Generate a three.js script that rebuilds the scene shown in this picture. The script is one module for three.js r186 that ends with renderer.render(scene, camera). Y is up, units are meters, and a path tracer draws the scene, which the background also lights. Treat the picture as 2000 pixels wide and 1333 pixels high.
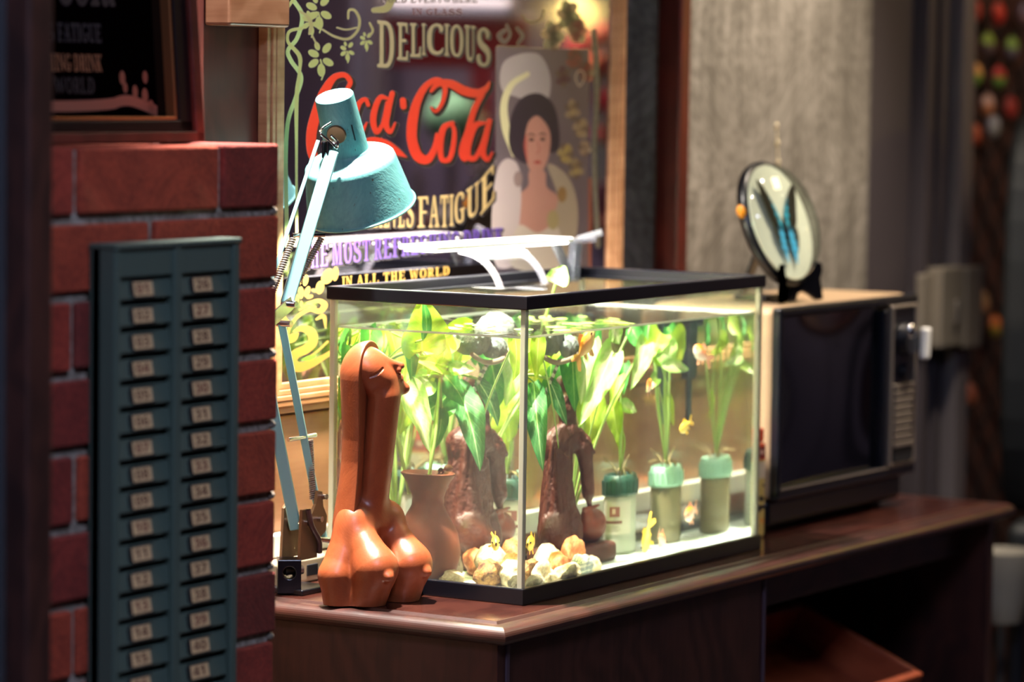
import * as THREE from 'three';
import { RoundedBoxGeometry } from 'three/addons/geometries/RoundedBoxGeometry.js';
import { mergeGeometries, mergeVertices } from 'three/addons/utils/BufferGeometryUtils.js';
import { ImprovedNoise } from 'three/addons/math/ImprovedNoise.js';
import { RectAreaLightUniformsLib } from 'three/addons/lights/RectAreaLightUniformsLib.js';

// ---------------------------------------------------------------- camera, light, exposure
const T = 0.75;                                     // height of the counter top above the floor
const scene = new THREE.Scene();
scene.background = new THREE.Color(0x000000);
const camera = new THREE.PerspectiveCamera(11.39, 2000 / 1333, 0.05, 40);
camera.position.set(-3.36596, T + 0.61137, 2.04061);
camera.up.set(0.05818, 0.997, -0.0519).normalize();
camera.lookAt(-3.36596 + 0.85043, T + 0.61137 - 0.076725, 2.04061 - 0.52046);
camera.userData.fStop = 3.1;
camera.focus = 3.95;
const renderer = new THREE.WebGLRenderer({ antialias: true });
renderer.toneMapping = THREE.LinearToneMapping;
renderer.toneMappingExposure = 1.0;
renderer.shadowMap.enabled = true;
RectAreaLightUniformsLib.init();
const LAMP = { spot: 102, bulb: 1.3, tank: 31, room: 27, far: 9, right: 22, beyond: 25 };

// ---------------------------------------------------------------- helpers
const V = (x, y, z) => new THREE.Vector3(x, y, z);
function rng(seed) { let a = seed >>> 0; return () => { a = (a + 0x6d2b79f5) | 0; let t = Math.imul(a ^ (a >>> 15), 1 | a); t = (t + Math.imul(t ^ (t >>> 7), 61 | t)) ^ t; return ((t ^ (t >>> 14)) >>> 0) / 4294967296; }; }
const perlin = new ImprovedNoise();
const noise = (x, y, z = 0) => perlin.noise(x, y, z);
const fbm = (x, y, z = 0, n = 4) => { let s = 0, a = 0.5; for (let i = 0; i < n; i++) { s += a * noise(x, y, z); x *= 2.03; y *= 2.03; z *= 2.03; a *= 0.5; } return s; };
const clamp = (x, a = 0, b = 1) => Math.min(b, Math.max(a, x));
const mixc = (a, b, t) => [0, 1, 2].map((i) => a[i] + (b[i] - a[i]) * t);
const hex = (h) => [(h >> 16) & 255, (h >> 8) & 255, h & 255];
function tex(w, h, f, srgb = true, repeat = true) {
  const d = new Uint8Array(w * h * 4);
  for (let y = 0; y < h; y++) for (let x = 0; x < w; x++) { const c = f(x / w, y / h), i = (y * w + x) * 4; for (let k = 0; k < 3; k++) d[i + k] = clamp(c[k], 0, 255); d[i + 3] = 255; }
  const t = new THREE.DataTexture(d, w, h); t.magFilter = t.minFilter = THREE.LinearFilter;
  if (repeat) t.wrapS = t.wrapT = THREE.RepeatWrapping;
  if (srgb) t.colorSpace = THREE.SRGBColorSpace;
  t.needsUpdate = true; return t;
}
const grey = (w, h, f) => tex(w, h, (x, y) => { const v = f(x, y) * 255; return [v, v, v]; }, false);
// periodic noise on the unit square so that textures tile
const tile = (x, y, f, s = 0) => { const a = x * 2 * Math.PI, b = y * 2 * Math.PI, r = f / (2 * Math.PI); return fbm(Math.cos(a) * r + s, Math.sin(a) * r + Math.cos(b) * r, Math.sin(b) * r + s * 1.7); };
const std = (p) => new THREE.MeshStandardMaterial(p);
const phys = (p) => new THREE.MeshPhysicalMaterial({ side: THREE.DoubleSide, ...p });
function withUV(g, s = 1, turn = false) {                             // uv in metres / s, by the way each face points
  if (g.index) g = g.toNonIndexed();
  if (!g.attributes.normal) g.computeVertexNormals();
  const p = g.attributes.position, n = g.attributes.normal, uv = new Float32Array(p.count * 2);
  for (let t = 0; t < p.count; t += 3) {
    const a = [0, 0, 0]; for (let k = 0; k < 3; k++) { a[0] += Math.abs(n.getX(t + k)); a[1] += Math.abs(n.getY(t + k)); a[2] += Math.abs(n.getZ(t + k)); }
    const ax = a.indexOf(Math.max(...a));
    for (let k = 0; k < 3; k++) {
      const i = t + k, x = p.getX(i), y = p.getY(i), z = p.getZ(i);
      let u = ax === 0 ? z : x, v = ax === 1 ? z : y; if (turn) [u, v] = [v, u];
      uv[i * 2] = u / s; uv[i * 2 + 1] = v / s;
    }
  }
  g.setAttribute('uv', new THREE.BufferAttribute(uv, 2)); return g;
}
function merge(list) {
  list = [].concat(list); if (list.length === 1) return list[0];
  const idx = list.every((g) => g.index); const keep = ['position', 'normal', 'uv'].filter((k) => list.every((g) => g.attributes[k]));
  list = list.map((g) => { g = idx || !g.index ? g.clone() : g.toNonIndexed(); for (const k of Object.keys(g.attributes)) if (!keep.includes(k) && !(k === 'color' && list.every((q) => q.attributes.color))) g.deleteAttribute(k); return g; });
  return mergeGeometries(list, false);
}
const names = new Map();
function numbered(n) { const c = names.get(n) ?? 0; names.set(n, c + 1); return c ? n + '_' + String(c).padStart(3, '0') : n; }
function shadows(m) { m.castShadow = m.receiveShadow = true; return m; }
function tag(o, label, category, group) { Object.assign(o.userData, { label, category }); if (group) o.userData.group = group; return o; }
function thing(name, label, category, [x, y, z] = [0, 0, 0], turn = 0, group) {
  const o = new THREE.Group(); o.name = numbered(name); o.position.set(x, y + T, z); o.rotation.y = turn; scene.add(o);
  return tag(o, label, category, group);
}
function part(name, geo, mat, parent, label) { const m = shadows(new THREE.Mesh(merge(geo), mat)); m.name = name; parent.add(m); if (label) m.userData.label = label; return m; }
function group(name, parent) { const o = new THREE.Group(); o.name = name; parent.add(o); return o; }
function struct(name, geo, mat, pos = [0, 0, 0]) {
  const m = geo ? shadows(new THREE.Mesh(merge(geo), mat)) : new THREE.Group(); m.name = name; m.position.set(pos[0], pos[1] + T, pos[2]); m.userData.kind = 'structure'; scene.add(m); return m;
}
const box = (w, h, d, x = 0, y = 0, z = 0, r = 0) => (r ? new RoundedBoxGeometry(w, h, d, 2, Math.min(r, w / 2.01, h / 2.01, d / 2.01)) : new THREE.BoxGeometry(w, h, d)).translate(x, y, z);
const span = (x0, x1, y0, y1, z0, z1, r = 0) => box(x1 - x0, y1 - y0, z1 - z0, (x0 + x1) / 2, (y0 + y1) / 2, (z0 + z1) / 2, r);
const tube = (pts, r, n = 32, seg = 8, closed = false) => new THREE.TubeGeometry(new THREE.CatmullRomCurve3(pts.map((p) => V(...p)), closed), n, r, seg, closed);
function between(a, b, make) {                                        // geometry along +y, length len, moved from a to b
  const A = V(...a), B = V(...b), d = B.clone().sub(A), g = make(d.length());
  g.translate(0, d.length() / 2, 0).applyQuaternion(new THREE.Quaternion().setFromUnitVectors(V(0, 1, 0), d.normalize())).translate(A.x, A.y, A.z); return g;
}
const rod = (a, b, r, r2 = r, seg = 14) => between(a, b, (l) => new THREE.CylinderGeometry(r2, r, l, seg));
function flat(a, b, w, t, side = [0, 0, 1]) {                          // bar a-b, w wide across, t thick along side
  const A = V(...a), B = V(...b), y = B.clone().sub(A), l = y.length(); y.normalize();
  const z = V(...side); z.addScaledVector(y, -z.dot(y)).normalize(); const x = y.clone().cross(z);
  return new RoundedBoxGeometry(w, l, t, 1, Math.min(w, t) * 0.18).applyMatrix4(new THREE.Matrix4().makeBasis(x, y, z)).translate(...A.add(B).multiplyScalar(0.5).toArray());
}
const lathe = (pts, seg = 48) => new THREE.LatheGeometry(pts.map(([r, y]) => new THREE.Vector2(r, y)), seg);
const ball = (r, x, y, z, sx = 1, sy = 1, sz = 1) => new THREE.SphereGeometry(r, 24, 16).scale(sx, sy, sz).translate(x, y, z);
function ring(x0, x1, z0, z1, w, y0, y1, bevel = 0.0015) {             // a hollow rectangle standing from y0 to y1
  const s = new THREE.Shape([[x0, z0], [x1, z0], [x1, z1], [x0, z1]].map((p) => new THREE.Vector2(p[0], -p[1])));
  s.holes.push(new THREE.Path([[x0 + w, z0 + w], [x0 + w, z1 - w], [x1 - w, z1 - w], [x1 - w, z0 + w]].map((p) => new THREE.Vector2(p[0], -p[1]))));
  return new THREE.ExtrudeGeometry(s, { depth: y1 - y0 - 2 * bevel, bevelSize: bevel, bevelThickness: bevel, bevelOffset: -bevel, bevelSegments: 2 }).rotateX(-Math.PI / 2).translate(0, y0 + bevel, 0);
}
function extrude(points, depth, bevel = 0, holes = []) {
  const s = new THREE.Shape(points.map((p) => new THREE.Vector2(...p)));
  for (const h of holes) s.holes.push(new THREE.Path(h.map((p) => new THREE.Vector2(...p))));
  return new THREE.ExtrudeGeometry(s, { depth: depth - 2 * bevel, bevelEnabled: bevel > 0, bevelSize: bevel, bevelThickness: bevel, bevelOffset: -bevel, bevelSegments: 2 }).translate(0, 0, bevel);
}
// ---- smooth solids: a distance field meshed with surface nets
const smin = (a, b, k) => { const h = Math.max(k - Math.abs(a - b), 0) / k; return Math.min(a, b) - h * h * k * 0.25; };
const smax = (a, b, k) => -smin(-a, -b, k);
const dEll = (x, y, z, c, r) => { const a = (x - c[0]) / r[0], b = (y - c[1]) / r[1], d = (z - c[2]) / r[2], k0 = Math.hypot(a, b, d), k1 = Math.hypot(a / r[0], b / r[1], d / r[2]); return k1 < 1e-9 ? -Math.min(...r) : (k0 * (k0 - 1)) / k1; };
const dCap = (x, y, z, a, b, ra, rb) => { const bx = b[0] - a[0], by = b[1] - a[1], bz = b[2] - a[2], px = x - a[0], py = y - a[1], pz = z - a[2], h = clamp((px * bx + py * by + pz * bz) / (bx * bx + by * by + bz * bz)); return Math.hypot(px - bx * h, py - by * h, pz - bz * h) - (ra + (rb - ra) * h); };
const dBox = (x, y, z, c, h, r) => { const a = Math.abs(x - c[0]) - h[0] + r, b = Math.abs(y - c[1]) - h[1] + r, d = Math.abs(z - c[2]) - h[2] + r; return Math.hypot(Math.max(a, 0), Math.max(b, 0), Math.max(d, 0)) + Math.min(Math.max(a, b, d), 0) - r; };
function nets(f, lo, hi, cell) {
  const n = [0, 1, 2].map((k) => Math.ceil((hi[k] - lo[k]) / cell) + 1), [nx, ny, nz] = n, val = new Float32Array(nx * ny * nz);
  for (let k = 0, i = 0; k < nz; k++) for (let j = 0; j < ny; j++) for (let h = 0; h < nx; h++, i++) val[i] = f(lo[0] + h * cell, lo[1] + j * cell, lo[2] + k * cell);
  const at = new Int32Array(nx * ny * nz).fill(-1), pos = [], nor = [], idx = [], id = (h, j, k) => h + nx * (j + ny * k);
  for (let k = 0; k < nz - 1; k++) for (let j = 0; j < ny - 1; j++) for (let h = 0; h < nx - 1; h++) {
    let m = 0, c = 0, sx = 0, sy = 0, sz = 0;
    for (let q = 0; q < 8; q++) if (val[id(h + (q & 1), j + ((q >> 1) & 1), k + (q >> 2))] < 0) m |= 1 << q;
    if (m === 0 || m === 255) continue;
    for (let q = 0; q < 8; q++) for (const e of [1, 2, 4]) {
      const r = q | e; if (r === q || !!(m & (1 << q)) === !!(m & (1 << r))) continue;
      const a = val[id(h + (q & 1), j + ((q >> 1) & 1), k + (q >> 2))], b = val[id(h + (r & 1), j + ((r >> 1) & 1), k + (r >> 2))], t = a / (a - b);
      sx += (q & 1) + (e === 1 ? t : 0); sy += ((q >> 1) & 1) + (e === 2 ? t : 0); sz += (q >> 2) + (e === 4 ? t : 0); c++;
    }
    const x = lo[0] + (h + sx / c) * cell, y = lo[1] + (j + sy / c) * cell, z = lo[2] + (k + sz / c) * cell, e = cell * 0.5;
    at[id(h, j, k)] = pos.length / 3; pos.push(x, y, z);
    const g = V(f(x + e, y, z) - f(x - e, y, z), f(x, y + e, z) - f(x, y - e, z), f(x, y, z + e) - f(x, y, z - e)).normalize(); nor.push(g.x, g.y, g.z);
  }
  const quad = (a, b, c, d, flip) => { if (a < 0 || b < 0 || c < 0 || d < 0) return; flip ? idx.push(a, c, b, a, d, c) : idx.push(a, b, c, a, c, d); };
  for (let k = 1; k < nz - 1; k++) for (let j = 1; j < ny - 1; j++) for (let h = 1; h < nx - 1; h++) {
    const s = val[id(h, j, k)] < 0;
    if (s !== val[id(h + 1, j, k)] < 0) quad(at[id(h, j - 1, k - 1)], at[id(h, j, k - 1)], at[id(h, j, k)], at[id(h, j - 1, k)], !s);
    if (s !== val[id(h, j + 1, k)] < 0) quad(at[id(h - 1, j, k - 1)], at[id(h - 1, j, k)], at[id(h, j, k)], at[id(h, j, k - 1)], !s);
    if (s !== val[id(h, j, k + 1)] < 0) quad(at[id(h - 1, j - 1, k)], at[id(h, j - 1, k)], at[id(h, j, k)], at[id(h - 1, j, k)], !s);
  }
  const g = new THREE.BufferGeometry(); g.setAttribute('position', new THREE.Float32BufferAttribute(pos, 3)); g.setAttribute('normal', new THREE.Float32BufferAttribute(nor, 3)); g.setIndex(idx); return g;
}

// ---------------------------------------------------------------- surfaces
const tBrick = tex(256, 256, (x, y) => { const a = tile(x, y, 4, 3), b = tile(x, y, 46, 8), w = clamp((tile(x, y, 5, 14) - 0.18) * 3) * 60; return [222 + a * 60 + b * 90 + w * 0.4, 208 + a * 60 + b * 100 + w, 200 + a * 60 + b * 100 + w]; });
const bBrick = grey(256, 256, (x, y) => 0.5 + tile(x, y, 14, 1) * 0.6 + tile(x, y, 60, 5) * 0.5);
const tMortar = tex(128, 128, (x, y) => { const a = tile(x, y, 30, 4) * 70 + tile(x, y, 8, 2) * 50; return [132 + a, 122 + a, 110 + a]; });
function woodTex(dark, light, s, stretch = 14, w = 512, h = 512) {
  return tex(w, h, (x, y) => { const g = tile(x, y * 1, 3, s), ringy = 0.5 + 0.5 * Math.sin((y * stretch + g * 2.6) * 2 * Math.PI), f = tile((x * 1) % 1, y, 2, s + 4) + 0.55 * tile(x, (y * 16) % 1, 5, s + 9); return mixc(hex(dark), hex(light), clamp(0.45 * ringy + 0.4 + f * 0.9)); });
}
const tMahogany = woodTex(0x1f0e0d, 0x43231c, 1, 9), tRosewood = woodTex(0x401b17, 0x642c24, 2, 7), tPine = woodTex(0xa4704c, 0xd2a078, 3, 5);
const rCounter = grey(512, 512, (x, y) => 0.17 + 0.22 * clamp(tile(x, y, 7, 6) + 0.15) + 0.25 * clamp(tile(x, (y * 6) % 1, 40, 2) - 0.12));
const tConcrete = tex(512, 512, (x, y) => { const a = tile(x, y, 3, 1), b = tile(x, y, 40, 2), c = tile((x * 5) % 1, y * 0.5, 4, 5); const v = 110 + a * 34 + b * 46 + c * 34; return [v + 3, v - 3, v - 12]; });
const bRough = grey(256, 256, (x, y) => 0.5 + tile(x, y, 20, 1) * 0.5 + tile(x, y, 80, 6) * 0.5);
const tClay = tex(256, 256, (x, y) => { const a = tile(x, y, 6, 2), b = tile(x, y, 60, 1); return mixc(hex(0x7e3b20), hex(0x9e522e), clamp(0.5 + a * 0.5 + b * 0.35)); });
const tEnamel = tex(256, 256, (x, y) => { const a = tile(x, y, 30, 3), b = tile(x, y, 5, 7), chip = clamp((tile(x, y, 22, 12) - 0.36) * 20); return mixc(mixc(hex(0x599494), hex(0x6aa6a4), clamp(0.5 + a + b)), hex(0x4a4038), chip); });

const mBrick = [0xa03c2b, 0x8a3228, 0xae482e, 0x782d26].map((c) => std({ color: c, map: tBrick, bumpMap: bBrick, bumpScale: 0.0012, roughness: 0.85 }));
const mMortar = std({ map: tMortar, bumpMap: bRough, bumpScale: 0.002, roughness: 0.95 });
const mCounter = phys({ map: tMahogany, roughnessMap: rCounter, roughness: 0.8, clearcoat: 0.5, clearcoatRoughness: 0.1 });
const mEdge = phys({ map: tMahogany, color: 0xe8d8d4, roughness: 0.36, clearcoat: 0.7, clearcoatRoughness: 0.3 });
const mPanelDark = std({ map: tMahogany, roughness: 0.45 });
const mRose = std({ map: tRosewood, roughness: 0.5 });
const mPine = std({ map: tPine, roughness: 0.45 });
const mConcrete = std({ map: tConcrete, bumpMap: bRough, bumpScale: 0.0015, roughness: 0.9 });
const mBlack = std({ color: 0x0b0c14, roughness: 0.28 });
const mBlackMatt = std({ color: 0x10121a, roughness: 0.6 });
const mSteel = std({ color: 0x9a958f, metalness: 0.9, roughness: 0.35 });
const mChrome = std({ color: 0xd0d0d0, metalness: 1, roughness: 0.15 });
const mWhite = std({ color: 0xeeeeea, roughness: 0.4 });
const mClay = std({ map: tClay, bumpMap: bRough, bumpScale: 0.00012, roughness: 0.36 });
const mGlass = phys({ color: 0xf6fffa, transmission: 1, roughness: 0, ior: 1.5, thickness: 0 });
const mAcrylic = phys({ color: 0xf2f4f8, transmission: 1, roughness: 0.02, ior: 1.49, thickness: 0 });

// ---------------------------------------------------------------- the room
const mPlaster = std({ color: 0x3a3436, roughness: 0.9 }), mFloor = std({ color: 0x2a2426, roughness: 0.5 });
struct('floor', span(-5.2, 3.8, -T - 0.1, -T, -3, 3.8), mFloor);
struct('ceiling', span(-5.2, 3.8, 1.95, 2.05, -3, 3.8), mPlaster);
struct('wall_left', span(-5.2, -5.1, -T, 1.95, -3, 3.8), mPlaster);
struct('wall_front', span(-5.1, 3.7, -T, 1.95, 3.7, 3.8), mPlaster);
const mFarWall = std({ color: 0x5a2c2a, roughness: 0.8 });
struct('wall_right', span(3.7, 3.8, -T, 1.95, -3, 3.8), mFarWall);
struct('wall_end', span(2.0, 3.7, -T, 1.95, -0.72, -0.62), mPlaster);
// back wall: stained boards behind the mirror, then bare concrete, then steel gate posts
const wallBack = struct('wall_back', span(-5.1, 0.84, -T, 1.95, -0.46, -0.372), mPlaster);
struct('wall_niche', withUV(span(0.7, 1.1, -T, 1.95, -1.0, -0.96), 0.5, true), mRose);
for (let i = 0; i < 6; i++) part('board', withUV(span(-1.59 + i * 0.43, Math.min(0.842, -1.166 + i * 0.43), -T, 1.9, -0.372, -0.354, 0.002), 0.5, true), mRose, wallBack);
part('lower_panel', withUV(span(-0.42, 0.842, -T, 0.198, -0.3545, -0.351, 0.001), 0.5), std({ map: woodTex(0x976448, 0xb88a66, 6, 4), roughness: 0.55 }), wallBack);
struct('trim_1', withUV(span(0.962, 0.992, -T, 1.9, -0.37, -0.33, 0.004), 0.5, true), std({ map: tRosewood, color: 0xd8a898, roughness: 0.4 }));
struct('trim_2', withUV(span(-0.152, -0.03, 0.667, 0.83, -0.352, -0.315, 0.004), 0.4), std({ map: tPine, color: 0xa8a0a4, roughness: 0.35 }));
struct('wall_concrete', withUV(span(0.992, 1.655, -T, 1.95, -0.46, -0.36, 0.003), 0.45), mConcrete);
const gate = thing('gate_post', 'dark grey steel gate track with upright rails and a lock box beyond the television', 'gate', [0, 0, 0]);
const mGate = std({ color: 0x4b4448, roughness: 0.55, metalness: 0.35 });
part('plate', span(1.657, 1.83, -T, 1.94, -0.46, -0.37), mGate, gate);
for (const [x0, x1, z] of [[1.84, 1.868, -0.345], [1.885, 1.895, -0.355], [1.905, 1.935, -0.35]]) part('rail', span(x0, x1, -T, 1.94, -0.42, z, 0.003), mGate, gate);
part('post', span(1.95, 2.0, -T, 1.94, -0.44, -0.33, 0.004), std({ color: 0x6b6465, roughness: 0.5, metalness: 0.3 }), gate);
const mLock = std({ color: 0x8f8678, roughness: 0.45, metalness: 0.4 });
part('lock_box', [span(1.843, 1.94, 0.172, 0.306, -0.34, -0.312, 0.004), span(1.81, 1.85, 0.19, 0.296, -0.345, -0.33, 0.003)], mLock, gate, 'grey steel lock box');
part('lock_plate', span(1.95, 2.02, 0.165, 0.303, -0.335, -0.315, 0.004), mLock, gate);
part('handle', span(1.893, 1.905, 0.21, 0.25, -0.312, -0.304, 0.003), mSteel, gate);

// the brick pillar on the left, brick by brick
const rB = rng(11), pillar = struct('wall_pillar', withUV(span(-0.944, -0.436, -T, 0.536, -0.362, -0.052), 0.2), mMortar);
for (let r = 0; r < 17; r++) {
  const y1 = 0.5385 - r * 0.0752, y0 = y1 - 0.0652, off = r % 2 ? -0.64 : -0.7665 + (rB() - 0.5) * 0.012;
  const cuts = r === 0 ? [-0.944, -0.7705, -0.7605, -0.5355, -0.5265, -0.43] : r % 2 ? [-0.944, -0.8625, -0.8525, -0.6505, -0.6405, -0.43] : [-0.944, off - 0.005, off + 0.005, -0.5355, -0.5265, -0.43];
  for (let k = 0; k < cuts.length; k += 2) {
    const e = () => (rB() - 0.5) * 0.004, b = part('brick', withUV(span(cuts[k], cuts[k + 1] + (k === 4 ? e() * 1.3 : 0), y0 + e() * 0.5, y1 + e() * 0.3, -0.15, -0.045 + e() * 0.6, 0.0035).translate(rB() * 0, 0, 0), 0.18), mBrick[r === 0 ? [0, 2, 1][k / 2] : Math.floor(rB() * 4)], pillar);
    b.rotation.z = 0;
  }
  if (r > 0) for (const [x, s] of [[-0.431, 1]]) part('mortar_lump', ball(0.007, x, y1 + 0.005, -0.056, 1, 0.75, 1.2), mMortar, pillar);
}

// ---------------------------------------------------------------- the counter
const desk = thing('wooden_counter', 'long dark mahogany counter with a glossy moulded top under the aquarium and television', 'counter', [0, 0, 0]);
{
  const X0 = -0.145, X1 = 1.285, Z0 = -0.3505, Z1 = 0.066;
  part('top', withUV(span(X0 + 0.034, X1 - 0.034, -0.022, 0, Z0, Z1 - 0.034), 0.6), mCounter, desk);
  // moulded edge swept round the three open sides: bead, shallow groove, bull nose
  const prof = [[0, -0.022], [0, 0], [0.003, 0], [0.006, -0.0035], [0.01, -0.002]];
  for (let a = 0; a <= 8; a++) { const t = (a / 8) * Math.PI / 2; prof.push([0.02 + 0.014 * Math.sin(t), -0.0015 - 0.012 * (1 - Math.cos(t))]); }
  prof.push([0.0335, -0.0165], [0.03, -0.02], [0.024, -0.023]);
  const edge = (pts, lenA, lenB, place) => { const pos = [], idx = [], n = pts.length; pts.forEach(([o, y]) => { pos.push(o, y, lenA - 0, o, y, lenB); }); const g = new THREE.BufferGeometry(); const P = []; for (let i = 0; i < n - 1; i++) { const [o, y] = pts[i], [q, w] = pts[i + 1], a0 = place(o, y, 0), a1 = place(o, y, 1), b0 = place(q, w, 0), b1 = place(q, w, 1); P.push(...a0, ...b0, ...b1, ...a0, ...b1, ...a1); } g.setAttribute('position', new THREE.Float32BufferAttribute(P, 3)); g.computeVertexNormals(); return withUV(g, 0.6); };
  const xi = X0 + 0.034, xe = X1 - 0.034, zi = Z1 - 0.034;
  part('edge_moulding', edge(prof, 0, 1, (o, y, t) => [xi - o + t * (xe - xi + 2 * o), y, zi + o]), mEdge, desk);
  part('edge_moulding', edge(prof, 0, 1, (o, y, t) => [xi - o, y, t ? zi + o : Z0]), mEdge, desk);
  part('edge_moulding', edge(prof, 0, 1, (o, y, t) => [xe + o, y, t ? Z0 : zi + o]), mEdge, desk);
  part('side_panel', withUV(span(X0 + 0.014, X0 + 0.034, -T, -0.022, Z0, 0.048, 0.001), 0.5, true), mPanelDark, desk);
  part('front_panel', withUV(span(X0 + 0.036, 0.522, -T, -0.022, 0.028, 0.046, 0.001), 0.5, true), mPanelDark, desk);
  part('divider', withUV(span(0.502, 0.522, -T, -0.022, Z0, 0.027), 0.5, true), mPanelDark, desk);
  for (const g of [span(X0 + 0.03, X0 + 0.038, -T, -0.024, 0.044, 0.05, 0.002), span(0.518, 0.524, -T, -0.024, 0.044, 0.049, 0.002)]) part('corner_strip', g, std({ color: 0x4a3a44, roughness: 0.4 }), desk);
  part('end_panel', withUV(span(1.235, 1.255, -T, -0.022, Z0, 0.046, 0.002), 0.5, true), mPanelDark, desk);
  part('apron', withUV(span(0.524, 1.234, -0.075, -0.022, -0.01, 0.008), 0.5), mPanelDark, desk);
  part('back_panel', withUV(span(0.524, 1.234, -T, -0.022, Z0, Z0 + 0.012), 0.5), mPanelDark, desk);
  part('shelf', withUV(span(0.524, 1.234, -0.305, -0.285, Z0 + 0.014, 0.03), 0.5), mPanelDark, desk);
}
{ // wooden tray lying tilted in the open bay
  const t = thing('wooden_tray', 'shallow reddish wooden tray lying tilted in the open bay of the counter', 'tray', [0.765, -0.196, -0.045], 0);
  t.rotation.set(0.42, 0.03, -0.03);
  const m = std({ map: tPine, color: 0xc88068, roughness: 0.5 });
  part('base', withUV(box(0.46, 0.01, 0.2, 0, -0.03, 0), 0.5), m, t);
  part('side', withUV(box(0.46, 0.06, 0.014, 0, 0, -0.1, 0.003), 0.5), m, t); part('side', withUV(box(0.46, 0.06, 0.014, 0, 0, 0.1, 0.003), 0.5), m, t);
  part('side', withUV(box(0.014, 0.06, 0.19, -0.226, 0, 0, 0.003), 0.5), m, t); part('side', withUV(box(0.014, 0.06, 0.19, 0.226, 0, 0, 0.003), 0.5), m, t);
}
// ---------------------------------------------------------------- dark cabinet at the far left
{
  const c = thing('display_cabinet', 'tall dark wooden cabinet standing beside the brick pillar at the picture edge', 'cabinet', [0, 0, 0]);
  const mP = std({ map: tMahogany, roughness: 0.5 }), mIn = mP;
  part('post', withUV(span(-0.985, -0.949, -T, 1.2, 0.03, 0.075, 0.004), 0.4, true), mP, c);
  part('back_panel', span(-1.5, -0.976, -T, 1.2, -0.36, -0.34), mIn, c);
  part('side_panel', span(-0.975, -0.955, -T, 1.2, -0.338, 0.03), mIn, c);
  part('side_panel', span(-1.5, -1.48, -T, 1.2, -0.338, 0.06), mIn, c);
  for (const y of [-0.42, -0.05, 0.29, 0.475, 0.68, 1.18]) part('shelf', withUV(span(-1.478, -0.98, y, y + 0.018, -0.338, 0.02), 0.4), mRose, c);
  part('pane', span(-1.478, -0.986, -T + 0.02, 1.18, 0.045, 0.05), phys({ color: 0xd0d4dc, transmission: 0.95, roughness: 0.03, thickness: 0 }), c);
}
// ---------------------------------------------------------------- time card rack on the pillar
{
  const mR = std({ color: 0x48574f, roughness: 0.5, bumpMap: bRough, bumpScale: 0.0002 }), mTag = std({ color: 0xffffff, roughness: 0.7 });
  const c = document.createElement('canvas'); c.width = 1024; c.height = 768; const g = c.getContext('2d');
  g.fillStyle = '#c9a77c'; g.fillRect(0, 0, 1024, 768); g.font = 'bold 92px sans-serif'; g.textAlign = 'center'; g.textBaseline = 'middle';
  const num = (k) => (k < 17 ? k + 1 : 26 + k - 17);
  for (let k = 0; k < 34; k++) { g.fillStyle = k % 3 ? '#5a3020' : '#6a2a20'; g.fillText(String(num(k)).padStart(2, '0'), (k % 6) * 170 + 85, Math.floor(k / 6) * 128 + 64); }
  mTag.map = new THREE.CanvasTexture(c); mTag.map.colorSpace = THREE.SRGBColorSpace;
  const t = thing('time_card_rack', 'blue grey metal time card rack with numbered slots hung on the brick pillar', 'card rack', [-0.6455, 0, -0.043]);
  const W = 0.206, top = 0.4435, zf = 0.03, pitch = 0.0262;
  part('body', [box(W, 0.86, 0.012, 0, top - 0.43, 0.006), box(0.003, 0.86, 0.026, -W / 2 + 0.0015, top - 0.43, 0.016), box(0.003, 0.86, 0.026, W / 2 - 0.0015, top - 0.43, 0.016)], mR, t);
  part('cap', box(W + 0.002, 0.006, zf + 0.004, 0, top - 0.001, zf / 2, 0.002), mR, t);
  part('header', box(W - 0.006, 0.026, 0.004, 0, top - 0.0175, zf - 0.004), mR, t);
  for (const x of [-W / 2 + 0.006, 0.0, W / 2 - 0.006]) part('divider', box(x ? 0.01 : 0.013, 0.855, 0.014, x, top - 0.43, zf - 0.007, 0.002), mR, t);
  // each pocket leans out towards its lower lip and overhangs the next one
  const pk = merge([extrude([[0.001, 0], [0.0045, -0.0003], [0.0078, -0.0188], [0.0072, -0.0198], [0.003, -0.0198]], 0.082, 0.0004).rotateY(-Math.PI / 2).translate(0.041, 0, 0)]);
  const holder = merge([box(0.035, 0.0014, 0.0016, 0, 0.0079, 0), box(0.035, 0.0014, 0.0016, 0, -0.0079, 0), box(0.0016, 0.0156, 0.0016, -0.0168, 0, 0), box(0.003, 0.012, 0.0012, -0.0195, 0, 0)]);
  for (let k = 0; k < 34; k++) {
    const col = k < 17 ? 0 : 1, row = k % 17, p = part('pocket', pk, mR, t);
    p.position.set((col ? 1 : -1) * 0.0485 + 0.0008, top - 0.0335 - row * pitch, zf - 0.0115);
    const lab = new THREE.PlaneGeometry(0.031, 0.0145), uv = lab.attributes.uv;
    for (let i = 0; i < 4; i++) uv.setXY(i, ((k % 6) * 170 + 14 + uv.getX(i) * 142) / 1024, 1 - (Math.floor(k / 6) * 128 + 12 + (1 - uv.getY(i)) * 104) / 768);
    const place = (q) => { q.rotation.x = -0.176; q.position.set(-0.004, -0.0098, 0.0069); };
    place(part('number_card', lab, mTag, p)); place(part('card_holder', holder, mBlackMatt, p));
  }
}
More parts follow.
